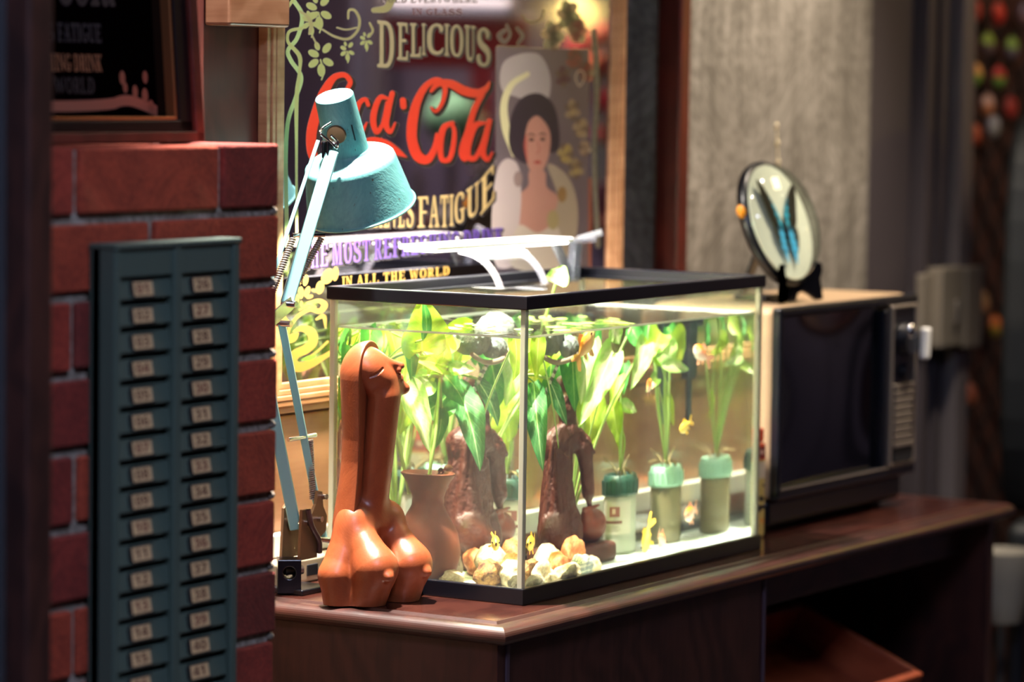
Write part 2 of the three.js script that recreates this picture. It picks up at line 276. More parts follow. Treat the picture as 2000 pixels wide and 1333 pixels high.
// ---------------------------------------------------------------- framed mirror standing on the pillar
{
  const t = thing('framed_mirror', 'dark framed printed mirror with a copper inner edge standing on the brick pillar', 'mirror', [-0.486, 0.5405, -0.1]);
  t.rotation.x = -0.077;
  const W = 0.455, H = 0.62, mF = std({ color: 0x1a0f10, roughness: 0.3 }), mOut = std({ map: tRosewood, roughness: 0.35 }), mCu = std({ color: 0xb8784a, metalness: 0.8, roughness: 0.3 });
  const frame = (ix, iy, wx, wy, z0, z1) => [span(-W + ix, -ix, iy, iy + wy, z0, z1, 0.0015), span(-W + ix, -ix, H - iy - wy, H - iy, z0, z1, 0.0015), span(-W + ix, -W + ix + wx, iy, H - iy, z0, z1, 0.0015), span(-ix - wx, -ix, iy, H - iy, z0, z1, 0.0015)];
  part('outer_moulding', frame(0, 0, 0.014, 0.011, -0.03, 0.0).map((g) => withUV(g, 0.4)), mOut, t);
  part('frame', frame(0.0145, 0.0115, 0.022, 0.0115, -0.028, -0.004), mF, t);
  part('inner_edge', frame(0.037, 0.0235, 0.004, 0.0035, -0.026, -0.006), mCu, t);
  const c = document.createElement('canvas'); c.width = 1024; c.height = 1024; const g = c.getContext('2d'), c2 = document.createElement('canvas'); c2.width = c2.height = 1024; const k = c2.getContext('2d');
  const w = W - 0.082, h = H - 0.054, X = (x) => ((x + w) / w) * 1024, Y = (y) => (1 - y / h) * 1024;   // x from the right edge (<= 0), y up from the lower edge
  g.fillStyle = '#3a3f52'; g.fillRect(0, 0, 1024, 1024); k.fillStyle = 'rgb(0,18,255)'; k.fillRect(0, 0, 1024, 1024);
  const ink = (f, col, dull = 'rgb(0,150,0)') => { g.fillStyle = g.strokeStyle = col; f(g); k.fillStyle = k.strokeStyle = dull; f(k); };
  const line = (s, x0, x1, y0, y1, col, font = 'serif') => ink((q) => { q.save(); q.font = 'bold 100px ' + font; q.textAlign = 'left'; q.textBaseline = 'alphabetic'; const m = q.measureText(s); q.translate(X(x0), Y(y0)); q.scale((X(x1) - X(x0)) / m.width, (Y(y0) - Y(y1)) / 74); q.fillText(s, 0, 0); q.restore(); }, col);
  line('THE MOST REFRESHING DRINK', -0.315, -0.102, 0.046, 0.064, '#8a5636');
  line('RELIEVES FATIGUE', -0.25, -0.1, 0.075, 0.094, '#24222a');
  line('IN ALL THE WORLD', -0.28, -0.115, 0.024, 0.04, '#14151c');
  ink((q) => { q.save(); q.translate(X(-0.29), Y(0.112)); q.scale(0.8, 1); q.font = 'italic bold 150px serif'; q.fillText('Coca-Cola', 0, 0); q.restore(); }, '#241c22');
  ink((q) => { q.lineWidth = 20; q.beginPath(); q.moveTo(X(-w), Y(0.012)); q.bezierCurveTo(X(-0.3), Y(0.013), X(-0.15), Y(0.008), X(-0.085), Y(0.014)); q.bezierCurveTo(X(-0.06), Y(0.022), X(-0.04), Y(0.012), X(-0.015), Y(0.006)); q.stroke(); }, '#8a5040');
  ink((q) => { for (const [x, y, r] of [[-0.07, 0.04, 13], [-0.032, 0.041, 12], [-0.05, 0.026, 12], [-0.066, 0.03, 10], [-0.034, 0.022, 14], [-0.025, 0.01, 14]]) { q.beginPath(); q.arc(X(x), Y(y), r, 0, 7); q.fill(); } }, '#7c4636');
  const map = new THREE.CanvasTexture(c); map.colorSpace = THREE.SRGBColorSpace; const rm = new THREE.CanvasTexture(c2);
  part('glass', new THREE.PlaneGeometry(w, h).translate(-W / 2, H / 2, -0.018), std({ map, roughnessMap: rm, metalnessMap: rm, roughness: 1, metalness: 1 }), t);
  part('backing', box(W - 0.02, H - 0.02, 0.004, -W / 2, H / 2, -0.028), mBlackMatt, t);
}

// ---------------------------------------------------------------- large printed mirror on the wall
const ringZ = (x0, x1, y0, y1, w, z0, z1, b = 0.0012) => ring(x0, x1, -y1, -y0, w, z0, z1, b).rotateX(Math.PI / 2);
{
  const GX0 = -0.0046, GX1 = 0.784, GY0 = 0.24, GY1 = 0.9, CW = 2048, CH = 1712;
  const t = thing('printed_wall_mirror', 'large printed soft drink mirror in a ridged pine frame on the wall behind the aquarium', 'mirror', [0, 0, 0]);
  const cv = [0, 1].map(() => { const c = document.createElement('canvas'); c.width = CW; c.height = CH; return c; }), [g, k] = cv.map((c) => c.getContext('2d'));
  // the print is laid out on a drafting grid; this turns grid points into canvas points
  const D = [0.000942782, 8.11197e-6, -0.524299, -0.000111863, -0.000552094, 0.68672, -0.00019531, -1.19386e-5];
  const S = (u, v) => { const q = D[6] * u + D[7] * v + 1; return [(((D[0] * u + D[1] * v + D[2]) / q - GX0) / (GX1 - GX0)) * CW, (1 - ((D[3] * u + D[4] * v + D[5]) / q - GY0) / (GY1 - GY0)) * CH]; };
  g.fillStyle = '#b4aeb8'; g.fillRect(0, 0, CW, CH); k.fillStyle = 'rgb(0,10,255)'; k.fillRect(0, 0, CW, CH);
  const ink = (f, col, metal = 0, rough = 110, alpha = 1) => { g.globalAlpha = alpha; k.globalAlpha = alpha; g.fillStyle = g.strokeStyle = col; f(g); k.fillStyle = k.strokeStyle = `rgb(0,${rough},${metal})`; f(k); g.globalAlpha = k.globalAlpha = 1; };
  const poly = (pts) => (q) => { q.beginPath(); pts.forEach((p, i) => { const [x, y] = S(...p); i ? q.lineTo(x, y) : q.moveTo(x, y); }); q.closePath(); q.fill(); };
  const blob = (pts) => poly(new THREE.CatmullRomCurve3(pts.map((p) => V(p[0], p[1], 0)), true).getPoints(60).map((p) => [p.x, p.y]));
  const ell = (cx, cy, rx, ry, a = 0) => poly(Array.from({ length: 40 }, (_, i) => { const s = (i / 40) * 2 * Math.PI, x = Math.cos(s) * rx, y = Math.sin(s) * ry; return [cx + x * Math.cos(a) - y * Math.sin(a), cy + x * Math.sin(a) + y * Math.cos(a)]; }));
  function ribbon(pts) {                                               // [u, v, half width] ...
    const c = new THREE.CatmullRomCurve3(pts.map((p) => V(...p))).getPoints(pts.length * 10), L = [], R = [];
    c.forEach((p, i) => { const a = c[Math.max(0, i - 1)], b = c[Math.min(c.length - 1, i + 1)], l = Math.hypot(b.x - a.x, b.y - a.y) || 1, nx = -(b.y - a.y) / l, ny = (b.x - a.x) / l; L.push([p.x + nx * p.z, p.y + ny * p.z]); R.unshift([p.x - nx * p.z, p.y - ny * p.z]); });
    const discs = c.map((p) => ell(p.x, p.y, p.z, p.z)); const body = [...L, ...R];
    return (q) => { for (let i = 0; i < c.length - 1; i++) poly([L[i], L[i + 1], R[R.length - 2 - i], R[R.length - 1 - i]])(q); for (let i = 0; i < c.length; i += 2) discs[i](q); };
  }
  const glyph = (ch, x0, x1, t0, t1, b0, b1, font = 'serif') => (q) => {  // a letter fitted into a slanting box
    q.save(); q.font = 'bold 200px ' + font; q.textAlign = 'left'; q.textBaseline = 'alphabetic'; const m = q.measureText(ch), l = -m.actualBoundingBoxLeft, w = m.actualBoundingBoxRight + m.actualBoundingBoxLeft, a = m.actualBoundingBoxAscent, h = a + m.actualBoundingBoxDescent;
    const A = S(x0, t0), B = S(x1, t1), C = S(x0, b0); q.transform((B[0] - A[0]) / w, (B[1] - A[1]) / w, (C[0] - A[0]) / h, (C[1] - A[1]) / h, A[0], A[1]); q.fillText(ch, -l, a); q.restore();
  };
  function words(s, xs, top, bottom, col, edge, font) {                 // letters between the curves top(u) and bottom(u)
    [...s].forEach((ch, i) => { if (ch === ' ') return; const [x0, x1] = xs[i]; if (edge) for (const [dx, dy] of [[4, 3], [2, 2], [-1.5, 1]]) ink(glyph(ch, x0 + dx, x1 + dx, top(x0) + dy, top(x1) + dy, bottom(x0) + dy, bottom(x1) + dy, font), edge); ink(glyph(ch, x0, x1, top(x0), top(x1), bottom(x0), bottom(x1), font), col); });
  }
  const even = (s, x0, x1, small = 0.45) => { const w = [...s].map((c) => (c === ' ' ? small : c === 'I' ? 0.5 : c === 'M' || c === 'W' ? 1.35 : 1)), sum = w.reduce((a, b) => a + b); let x = x0; return w.map((v) => { const a = x; x += (v / sum) * (x1 - x0); return [a, a + (x - a) * 0.84]; }); };
  // portrait panel: a generic lady in a pale dress with a wide hat
  ink(poly([[968, 92], [1150, 96], [1150, 520], [968, 530]]), '#5f5058', 60, 120, 0.8);
  ink(blob([[985, 120], [1050, 105], [1075, 150], [1065, 200], [1010, 190], [980, 175]]), '#a89c98');
  ink(ribbon([[1005, 300, 7], [988, 250, 8], [985, 200, 7], [1000, 165, 6], [1030, 145, 5]]), '#d0c89a');
  ink(blob([[1000, 300], [996, 240], [1015, 195], [1050, 182], [1078, 200], [1092, 250], [1088, 295], [1060, 300], [1030, 320]]), '#2a1f2e');
  ink(blob([[1026, 262], [1034, 236], [1048, 226], [1062, 236], [1074, 258], [1073, 300], [1062, 330], [1048, 345], [1034, 330], [1026, 300]]), '#b07c6c');
  ink(blob([[1022, 285], [1028, 262], [1030, 300], [1032, 320]]), '#a8453c', 0, 110, 0.7);
  for (const [x, y] of [[1038, 273], [1060, 272]]) { ink(ell(x, y, 5, 3.4), '#4a2a2c'); ink(ribbon([[x - 7, y - 9, 0.8], [x, y - 11, 1.3], [x + 7, y - 8, 0.8]]), '#4a2a2c'); }
  ink(ribbon([[1050, 275, 1], [1053, 295, 1.6], [1048, 300, 1.4]]), '#a8665a'); ink(ell(1050, 317, 7, 3), '#9a2c2e');
  ink(blob([[1034, 335], [1064, 335], [1068, 365], [1090, 385], [1080, 460], [1020, 460], [1012, 385], [1032, 362]]), '#ad7c6e');
  ink(blob([[972, 330], [990, 310], [1010, 320], [1018, 380], [1010, 470], [1000, 520], [970, 520]]), '#b8a8a6');
  ink(blob([[1070, 320], [1105, 340], [1128, 400], [1120, 480], [1090, 520], [1075, 440], [1090, 390]]), '#9c8c78');
  ink(blob([[1000, 520], [1015, 440], [1050, 455], [1085, 440], [1095, 520]]), '#bcaea0');
  for (const [x, y, r, c] of [[1012, 350, 11, '#8a7470'], [1080, 430, 14, '#9a8a60'], [1098, 380, 11, '#8a6a40']]) ink(ell(x, y, r * 0.8, r * 1.4), c);
  for (const [x, y, r, c] of [[1118, 215, 14, '#b8a070'], [1135, 250, 15, '#c0a878'], [1105, 300, 15, '#c2aa58'], [1125, 330, 14, '#a89258'], [1142, 290, 12, '#b09878'], [1100, 150, 14, '#5a3238'], [1145, 140, 15, '#8a3028'], [1122, 115, 16, '#a0503c'], [1080, 70, 20, '#4a4a3a'], [1128, 60, 18, '#7a2c28'], [1110, 30, 20, '#50583c']]) for (let k = 0; k < 6; k++) ink(ell(x + Math.cos(k * 1.05 + r) * r * 0.45, y + Math.sin(k * 1.05 + r) * r * 0.8, r * 0.5, r * 0.75, k), k % 2 ? c : '#6a5440', 20, 120, 0.6);
  ink(ribbon([[1160, 60, 5], [1166, 180, 5], [1160, 300, 5], [1168, 480, 5]]), '#6d6a5c', 30, 110, 0.9); ink(ribbon([[1152, 350, 3], [1152, 520, 3]]), '#8a4a36');
  ink(ribbon([[1020, 30, 2], [1032, 42, 2.4], [1056, 38, 2.4], [1062, 20, 2]]), '#57493a'); ink(ribbon([[1025, 92, 1.5], [1000, 92, 1.5], [972, 90, 1.5]]), '#6a5a4c');
  ink(ribbon([[1128, 140, 1.4], [1124, 152, 1.4], [1132, 168, 1.4], [1142, 150, 1.4], [1136, 138, 1.4], [1128, 140, 1.4]]), '#c8b49a');
  for (const q of [[[985, 60, 4], [975, 70, 5], [985, 82, 4], [996, 68, 3], [990, 50, 3]], [[1010, 55, 3], [1020, 70, 4], [1012, 85, 3]]]) ink(ribbon(q), '#5a4c46');
  // vines and blossoms on the left
  const olive = '#74784a', pale = '#748658';
  for (const q of [[[573, 0, 4], [590, 30, 4], [580, 75, 4], [562, 100, 4], [568, 118, 4], [588, 150, 4], [578, 190, 4], [562, 240, 4], [560, 480, 4]], [[590, 55, 3], [565, 62, 3], [562, 80, 3], [585, 110, 4], [585, 140, 3], [580, 180, 4], [579, 300, 2.6], [580, 480, 2.6]], [[562, 42, 3], [560, 20, 3], [572, 0, 3]]]) ink(ribbon(q), q[0][0] === 573 ? pale : olive);
  const flower = (x, y, s) => { for (const [a, r, w] of [[-2.7, 15, 8], [-1.9, 20, 6], [-0.9, 20, 8], [0.5, 17, 8], [1.5, 22, 9], [2.5, 17, 8]]) ink(ell(x + Math.cos(a) * r * s, y + Math.sin(a) * r * s * 1.15, w * s * 1.4, w * s * 0.85, a), olive); ink(ribbon([[x, y + 5 * s, 1.5], [x + 6 * s, y + 30 * s, 1.5], [x + 2 * s, y + 44 * s, 1.2]]), olive); };
  flower(626, 112, 1); flower(622, 20, 1); flower(607, 42, 0.7); flower(678, 98, 0.55); flower(715, 78, 0.5);
  for (const q of [[[585, 22, 2], [600, 32, 3], [608, 50, 4], [604, 66, 2]], [[610, 70, 1.6], [620, 90, 1.6]], [[630, 58, 1.8], [655, 72, 2.2], [680, 76, 2.4], [698, 60, 2.6], [702, 38, 2.8], [692, 20, 2.6], [682, 20, 2.4], [680, 36, 2]], [[658, 54, 1.5], [676, 58, 1.6], [696, 54, 1.5]], [[730, 20, 5], [755, 16, 7], [765, 0, 7]], [[722, 45, 2], [728, 60, 2.4], [722, 70, 1.6]]]) ink(ribbon(q), '#6f6a48');
  // lettering
  words('SOLD EVERYWHERE', even('SOLD EVERYWHERE', 745, 935), (u) => -8 - (u - 745) * 0.0, (u) => 5, '#3a2a2c'); words('IN GLASS', even('IN GLASS', 805, 905), () => 16, () => 28, '#4a2024');
  const DL = [[737, 770], [776, 797], [801, 822], [824, 831], [834, 866], [868, 877], [879, 905], [908, 928], [931, 958]];
  const arch = (u, a, b, c) => { const s = (u - 845) / 110; return b + (s < 0 ? (a - b) : (c - b)) * s * s; };
  words('DELICIOUS', DL, (u) => arch(u, 38, 46, 55), (u) => arch(u, 132, 107, 142), '#7c7258', '#151016');
  const RF = [[715, 725], [728, 738], [741, 747], [750, 760], [765, 775], [778, 790], [794, 808], [808, 809], [816, 836], [838, 858], [860, 876], [878, 886], [888, 908], [911, 936], [938, 966]];
  words('ELIEVES FATIGUE', RF, (u) => 384 - (u > 880 ? ((u - 880) / 85) ** 2 * 56 : 0) - (u - 815) * 0.06, (u) => 445 - (u > 850 ? ((u - 850) / 115) ** 1.8 * 38 : 0), '#b79c6a', '#120d10');
  const purple = '#6c4cb8';
  words('THE MOST REFRESHING DRINK', even('THE MOST REFRESHING DRINK', 590, 985, 0.3), (u) => 478 - (u - 590) * 0.085, (u) => 526 - (u - 590) * 0.13, purple, '#17101e');
  words('IN ALL THE WORLD', even('IN ALL THE WORLD', 668, 880), (u) => 541 - (u - 668) * 0.1, (u) => 562 - (u - 668) * 0.12, '#b48a34');
  // the script
  const red = '#b02c1c', script = [
    [[676, 178, 4], [684, 160, 5], [674, 147, 5], [655, 150, 6], [636, 175, 9], [618, 220, 10], [608, 265, 10], [612, 305, 9], [630, 325, 6]],
    [[702, 282, 4], [725, 276, 8], [752, 282, 9], [775, 296, 7], [794, 307, 1]], [[660, 262, 3], [648, 235, 5], [655, 205, 5], [670, 215, 4], [668, 250, 5], [655, 268, 3]],
    [[719, 205, 4], [714, 194, 4], [703, 200, 5], [694, 228, 6], [696, 252, 6], [706, 258, 4], [716, 240, 2]],
    [[756, 192, 3], [744, 190, 5], [733, 210, 6], [729, 240, 6], [736, 258, 5], [746, 245, 4], [756, 200, 3]], [[766, 182, 5], [758, 215, 6], [754, 245, 6], [762, 258, 4], [772, 240, 2]],
    [[787, 196, 6], [788, 208, 6]],
    [[853, 262, 3], [848, 292, 6], [834, 312, 8], [817, 306, 10], [805, 275, 10], [806, 235, 10], [816, 195, 8], [834, 166, 6], [855, 156, 5], [868, 168, 5], [864, 200, 4], [850, 218, 3], [842, 210, 2]],
    [[842, 178, 3], [856, 163, 6], [880, 164, 8], [908, 178, 9], [934, 182, 8], [950, 172, 5], [956, 160, 2]],
    [[942, 185, 5], [928, 210, 6], [914, 255, 6], [902, 300, 6], [908, 312, 4], [918, 296, 2]],
    [[884, 240, 4], [868, 248, 6], [860, 285, 6], [864, 312, 5], [876, 312, 5], [886, 280, 5], [886, 250, 4], [878, 240, 3]],
    [[946, 240, 3], [930, 244, 6], [916, 278, 6], [914, 306, 6], [926, 310, 5], [940, 285, 4], [952, 242, 3]], [[956, 236, 5], [948, 270, 6], [943, 300, 6], [952, 312, 4], [962, 298, 2]]];
  for (const q of script) ink(ribbon(q.map(([a, b, w]) => [a + 4, b + 4, w + 2.5])), '#140c10');
  for (const q of script) ink(ribbon(q), red, 0, 70);
  // golden scrolls in the lower left corner
  const gold = '#a8823a';
  for (const q of [[[574, 648, 2], [590, 642, 6], [608, 650, 9], [611, 668, 9], [598, 682, 9], [578, 692, 9], [570, 705, 10], [580, 717, 10], [605, 712, 8], [632, 698, 5], [660, 680, 4]], [[562, 660, 2], [566, 640, 3], [582, 618, 3.5], [605, 605, 4], [625, 608, 5], [634, 596, 6], [624, 588, 4], [600, 592, 2]], [[548, 600, 3], [556, 622, 4], [566, 632, 3]], [[585, 606, 1.5], [600, 598, 2.5], [616, 600, 2]], [[596, 702, 1.5], [618, 688, 2], [640, 668, 2.4]], [[618, 624, 2], [632, 618, 4], [636, 640, 1.5]], [[562, 668, 4], [572, 660, 8], [582, 652, 2]]]) ink(ribbon(q), gold);
  for (const [x, y, rx, ry, a] of [[588, 572, 5, 12, 0], [578, 585, 6, 10, 0.2], [600, 570, 5, 11, 0.35], [605, 580, 7, 3.6, -0.3], [577, 562, 6, 8, -0.6], [589, 594, 2.6, 6, 0], [583, 548, 4, 9, -0.4], [597, 548, 5, 11, 0.2], [625, 562, 8, 13, 0.2], [614, 568, 6, 3, 0.3], [640, 540, 11, 16, 0.5], [655, 535, 6, 14, 0.1]]) ink(ell(x, y, rx, ry, a), gold);
  ink(blob([[588, 704], [600, 696], [618, 694], [608, 704]]), '#6a9a2c', 0, 110, 0.9);
  const map = new THREE.CanvasTexture(cv[0]); map.colorSpace = THREE.SRGBColorSpace; const rm = new THREE.CanvasTexture(cv[1]);
  part('glass', new THREE.PlaneGeometry(GX1 - GX0, GY1 - GY0).translate((GX0 + GX1) / 2, (GY0 + GY1) / 2, -0.345), std({ map, roughnessMap: rm, metalnessMap: rm, roughness: 1, metalness: 1 }), t);
  const F = (i, w, z) => withUV(ringZ(GX0 - 0.037 + i, GX1 + 0.037 - i, GY0 - 0.037 + i, GY1 + 0.037 - i, w, -0.3535, z), 0.4);
  part('frame', [F(0, 0.0078, -0.34), F(0.0082, 0.0066, -0.3372), F(0.0152, 0.0066, -0.3362), F(0.0222, 0.0066, -0.3378), F(0.0292, 0.0078, -0.3405)], mPine, t);
}

// ---------------------------------------------------------------- turquoise desk lamp
{
  const t = thing('desk_lamp', 'turquoise enamel spring arm desk lamp with a dented shade between the pillar and the aquarium', 'lamp', [0, 0, 0]);
  const mE = std({ map: tEnamel, roughness: 0.38, bumpMap: bRough, bumpScale: 0.0003 }), mArm = std({ color: 0x7fb4b6, roughness: 0.35 }), mSpring = std({ color: 0x9a8f84, metalness: 0.6, roughness: 0.4 }), mBrown = std({ color: 0x7a6048, metalness: 0.6, roughness: 0.4 });
  const ax = V(-0.40, 0.9165, 0.0).normalize(), base = V(0.0387, 0.452, -0.258), q = new THREE.Quaternion().setFromUnitVectors(V(0, 1, 0), ax);
  const put = (g) => g.clone().applyQuaternion(q).translate(base.x, base.y, base.z);
  const shade = new THREE.LatheGeometry([[0.0655, 0], [0.0668, 0.001], [0.0665, 0.0025], [0.0648, 0.004], [0.0556, 0.058], [0.0545, 0.0625], [0.052, 0.065], [0.027, 0.0755], [0.0258, 0.077], [0.0232, 0.146], [0.0222, 0.1478], [0.0035, 0.1482], [0.0035, 0.147], [0.022, 0.1462], [0.0245, 0.077], [0.0512, 0.0635], [0.0545, 0.058], [0.064, 0.003], [0.0655, 0]].map(([r, y]) => new THREE.Vector2(r, y)), 64);
  part('shade', put(withLathe(shade)), mE, t);
  function withLathe(g) { const uv = g.attributes.uv, p = g.attributes.position; for (let i = 0; i < uv.count; i++) uv.setXY(i, uv.getX(i) * 3, (p.getY(i) + Math.hypot(p.getX(i), p.getZ(i))) / 0.13); return g; }
  part('rim', put(new THREE.TorusGeometry(0.0663, 0.0016, 8, 64).rotateX(Math.PI / 2).translate(0, 0.001, 0)), mE, t);
  part('vent_slot', put(box(0.0016, 0.02, 0.001, 0, 0.105, 0.0248).rotateY(-0.42)), mBlackMatt, t);
  const bulb = part('bulb', put(lathe([[0.0001, 0.012], [0.012, 0.015], [0.019, 0.026], [0.02, 0.036], [0.014, 0.052], [0.01, 0.07], [0.0001, 0.07]], 24)), std({ color: 0xffffff, emissive: 0xffe9c8, emissiveIntensity: 6 }), t);
  bulb.castShadow = false;
  const L = new THREE.PointLight(0xffe2bd, LAMP.bulb, 0, 2); L.name = 'lamp_bulb'; const lp = V(0, 0.032, 0).applyQuaternion(q).add(base); L.position.set(lp.x, lp.y, lp.z); L.castShadow = true; t.add(L);
  // head joint
  const J = [-0.045, 0.533, -0.2385];
  part('neck_plate', put(new THREE.CylinderGeometry(0.011, 0.012, 0.0025, 20).rotateX(Math.PI / 2).translate(0, 0.108, 0.0255).rotateY(-1.25)), mBrown, t);
  part('wire_bracket', tube([[-0.044, 0.556, -0.246], [-0.056, 0.549, -0.25], [-0.063, 0.544, -0.248], [-0.054, 0.534, -0.24], [-0.045, 0.526, -0.237], [-0.038, 0.534, -0.241], [-0.046, 0.541, -0.244]], 0.0017, 48), mChrome, t);
  part('joint_pin', rod([-0.047, 0.532, -0.256], [-0.047, 0.532, -0.234], 0.003), mChrome, t);
  part('joint_clip', span(-0.058, -0.047, 0.514, 0.534, -0.25, -0.24, 0.002), mBlack, t);
  // arms
  const E1 = [-0.117, 0.332, -0.262];
  part('upper_arm', flat([-0.108, 0.345, -0.262], [-0.049, 0.523, -0.24], 0.0155, 0.010, [-0.8, 0, 0.6]), mArm, t);
  part('upper_arm', flat([-0.131, 0.372, -0.268], [-0.064, 0.535, -0.25], 0.0045, 0.005, [-0.8, 0, 0.6]), mArm, t);
  part('lower_arm', flat([-0.156, 0.318, -0.27], [-0.067, 0.075, -0.275], 0.014, 0.01, [-0.85, 0, 0.5]), mArm, t);
  part('lower_arm', flat([-0.112, 0.322, -0.266], [-0.015, 0.056, -0.27], 0.009, 0.007, [-0.85, 0, 0.5]), mArm, t);
  part('elbow_plate', [flat([-0.16, 0.32, -0.257], [-0.107, 0.347, -0.255], 0.016, 0.002, [0, 0, 1]), rod([-0.108, 0.345, -0.268], [-0.108, 0.345, -0.248], 0.004), rod([-0.112, 0.322, -0.272], [-0.112, 0.322, -0.252], 0.004)], mChrome, t);
  const coil = (a, b, r, turns) => { const A = V(...a), B = V(...b), d = B.clone().sub(A), x = V(0, 0, 1).cross(d).normalize(), y = d.clone().cross(x).normalize(), p = []; for (let i = 0; i <= turns * 10; i++) { const s = i / (turns * 10), w = s * turns * 2 * Math.PI; p.push(A.clone().addScaledVector(d, s).addScaledVector(x, Math.cos(w) * r).addScaledVector(y, Math.sin(w) * r).toArray()); } return [new THREE.TubeGeometry(new THREE.CatmullRomCurve3(p.map((s) => V(...s))), turns * 12, 0.0009, 5), rod(a, b, r * 0.75)]; };
  part('crossbar', rod([-0.086, 0.424, -0.27], [-0.052, 0.424, -0.248], 0.0026), mChrome, t);
  part('spring', coil([-0.054, 0.42, -0.251], [-0.098, 0.357, -0.262], 0.0035, 26), mSpring, t);
  part('spring', coil([-0.085, 0.42, -0.27], [-0.127, 0.352, -0.272], 0.0035, 26), mSpring, t);
  part('crossbar', rod([-0.088, 0.183, -0.272], [-0.046, 0.186, -0.262], 0.0026), mChrome, t);
  part('spring', coil([-0.052, 0.18, -0.266], [-0.042, 0.108, -0.268], 0.0034, 28), mSpring, t);
  // base
  part('bracket', [extrude([[-0.082, 0.04], [-0.046, 0.04], [-0.046, 0.06], [-0.028, 0.07], [-0.026, 0.088], [-0.034, 0.1], [-0.036, 0.118], [-0.046, 0.12], [-0.05, 0.104], [-0.062, 0.088], [-0.066, 0.1], [-0.078, 0.1]], 0.004, 0.0006).translate(0, 0, -0.262), extrude([[-0.082, 0.04], [-0.046, 0.04], [-0.046, 0.07], [-0.056, 0.1], [-0.056, 0.12], [-0.062, 0.124], [-0.066, 0.112], [-0.078, 0.1]], 0.004, 0.0006).translate(0, 0, -0.288)], mBrown, t);
  part('bracket_pin', [rod([-0.068, 0.084, -0.288], [-0.068, 0.084, -0.255], 0.004), rod([-0.045, 0.086, -0.262], [-0.045, 0.086, -0.252], 0.0035), rod([-0.036, 0.112, -0.268], [-0.036, 0.112, -0.252], 0.0035), rod([-0.03, 0.06, -0.272], [-0.012, 0.056, -0.258], 0.0035)], mChrome, t);
  part('lever', tube([[-0.072, 0.1, -0.254], [-0.068, 0.082, -0.252], [-0.05, 0.06, -0.253], [-0.046, 0.046, -0.255]], 0.0035, 20), std({ color: 0x3a2626, roughness: 0.4 }), t);
  const jaw = extrude([[-0.014, 0], [0.014, 0], [0.014, 0.04], [-0.014, 0.04]], 0.03, 0.001, [Array.from({ length: 20 }, (_, i) => [Math.cos((i / 20) * 6.283) * 0.0075, 0.0245 + Math.sin((i / 20) * 6.283) * 0.0075])]);
  part('clamp', [jaw.clone().rotateY(-0.9).translate(-0.072, 0.002, -0.282), box(0.06, 0.007, 0.05, -0.062, 0.0035, -0.272, 0.002)], mBlack, t);
  part('clamp_screw', rod([-0.082, 0.0265, -0.28], [-0.062, 0.0265, -0.268], 0.0055), mSteel, t);
}
{ // clutter along the foot of the wall
  const t = tag(struct2('cable_trunking', [span(-0.075, 0.84, 0.03, 0.058, -0.351, -0.334, 0.002)], mWhite), 'white plastic cable trunking along the wall below the printed mirror', 'trunking');
  const b = thing('power_strip', 'beige power strip with dark sockets lying behind the desk lamp base', 'power strip', [-0.02, 0, -0.318], -0.03);
  part('body', box(0.26, 0.03, 0.026, 0, 0.0155, 0, 0.004), std({ color: 0xb7a68c, roughness: 0.5 }), b);
  for (let i = 0; i < 4; i++) part('socket', box(0.022, 0.014, 0.002, -0.09 + i * 0.06, 0.015, 0.0135, 0.001), mBlackMatt, b);
}
function struct2(name, geos, mat) { const m = shadows(new THREE.Mesh(merge(geos), mat)); m.name = numbered(name); m.position.y = T; scene.add(m); return m; }

// ---------------------------------------------------------------- aquarium
{
  const t = thing('aquarium', 'rectangular glass aquarium with black rims standing on the mahogany counter', 'aquarium', [0, 0, 0]);
  const X = 0.6, Z = -0.28;
  const mTankGlass = phys({ color: 0xfafdf6, transmission: 0.975, roughness: 0, ior: 1.5, thickness: 0 });
  part('top_rim', [ring(0, X, Z, 0, 0.011, 0.344, 0.36, 0.0015), ring(0.003, X - 0.003, Z + 0.003, -0.003, 0.016, 0.3455, 0.3485, 0.0005)], mBlack, t);
  part('bottom_rim', [ring(0, X, Z, 0, 0.008, 0, 0.0195, 0.0015)], mBlack, t);
  part('bottom_panel', span(0.0085, X - 0.0085, 0.002, 0.009, Z + 0.0085, -0.0085), std({ color: 0xcfdcd4, roughness: 0.35 }), t);
  for (const g of [span(0.0035, 0.0075, 0.004, 0.346, Z + 0.008, -0.008), span(X - 0.0075, X - 0.0035, 0.004, 0.346, Z + 0.008, -0.008), span(0.004, X - 0.004, 0.004, 0.346, -0.0075, -0.0035), span(0.004, X - 0.004, 0.004, 0.346, Z + 0.0035, Z + 0.0075)]) part('glass_pane', g, mTankGlass, t);
  const mSeal = phys({ color: 0xc9c7ac, roughness: 0.35, transmission: 0.35, thickness: 0 });
  for (const [x, z] of [[0.0065, -0.0065], [0.0065, Z + 0.0065], [X - 0.0065, -0.0065], [X - 0.0065, Z + 0.0065]]) part('corner_seal', box(0.0075, 0.335, 0.0075, x, 0.178, z, 0.0015), mSeal, t);
}
const WL = 0.3105;                                                     // water level
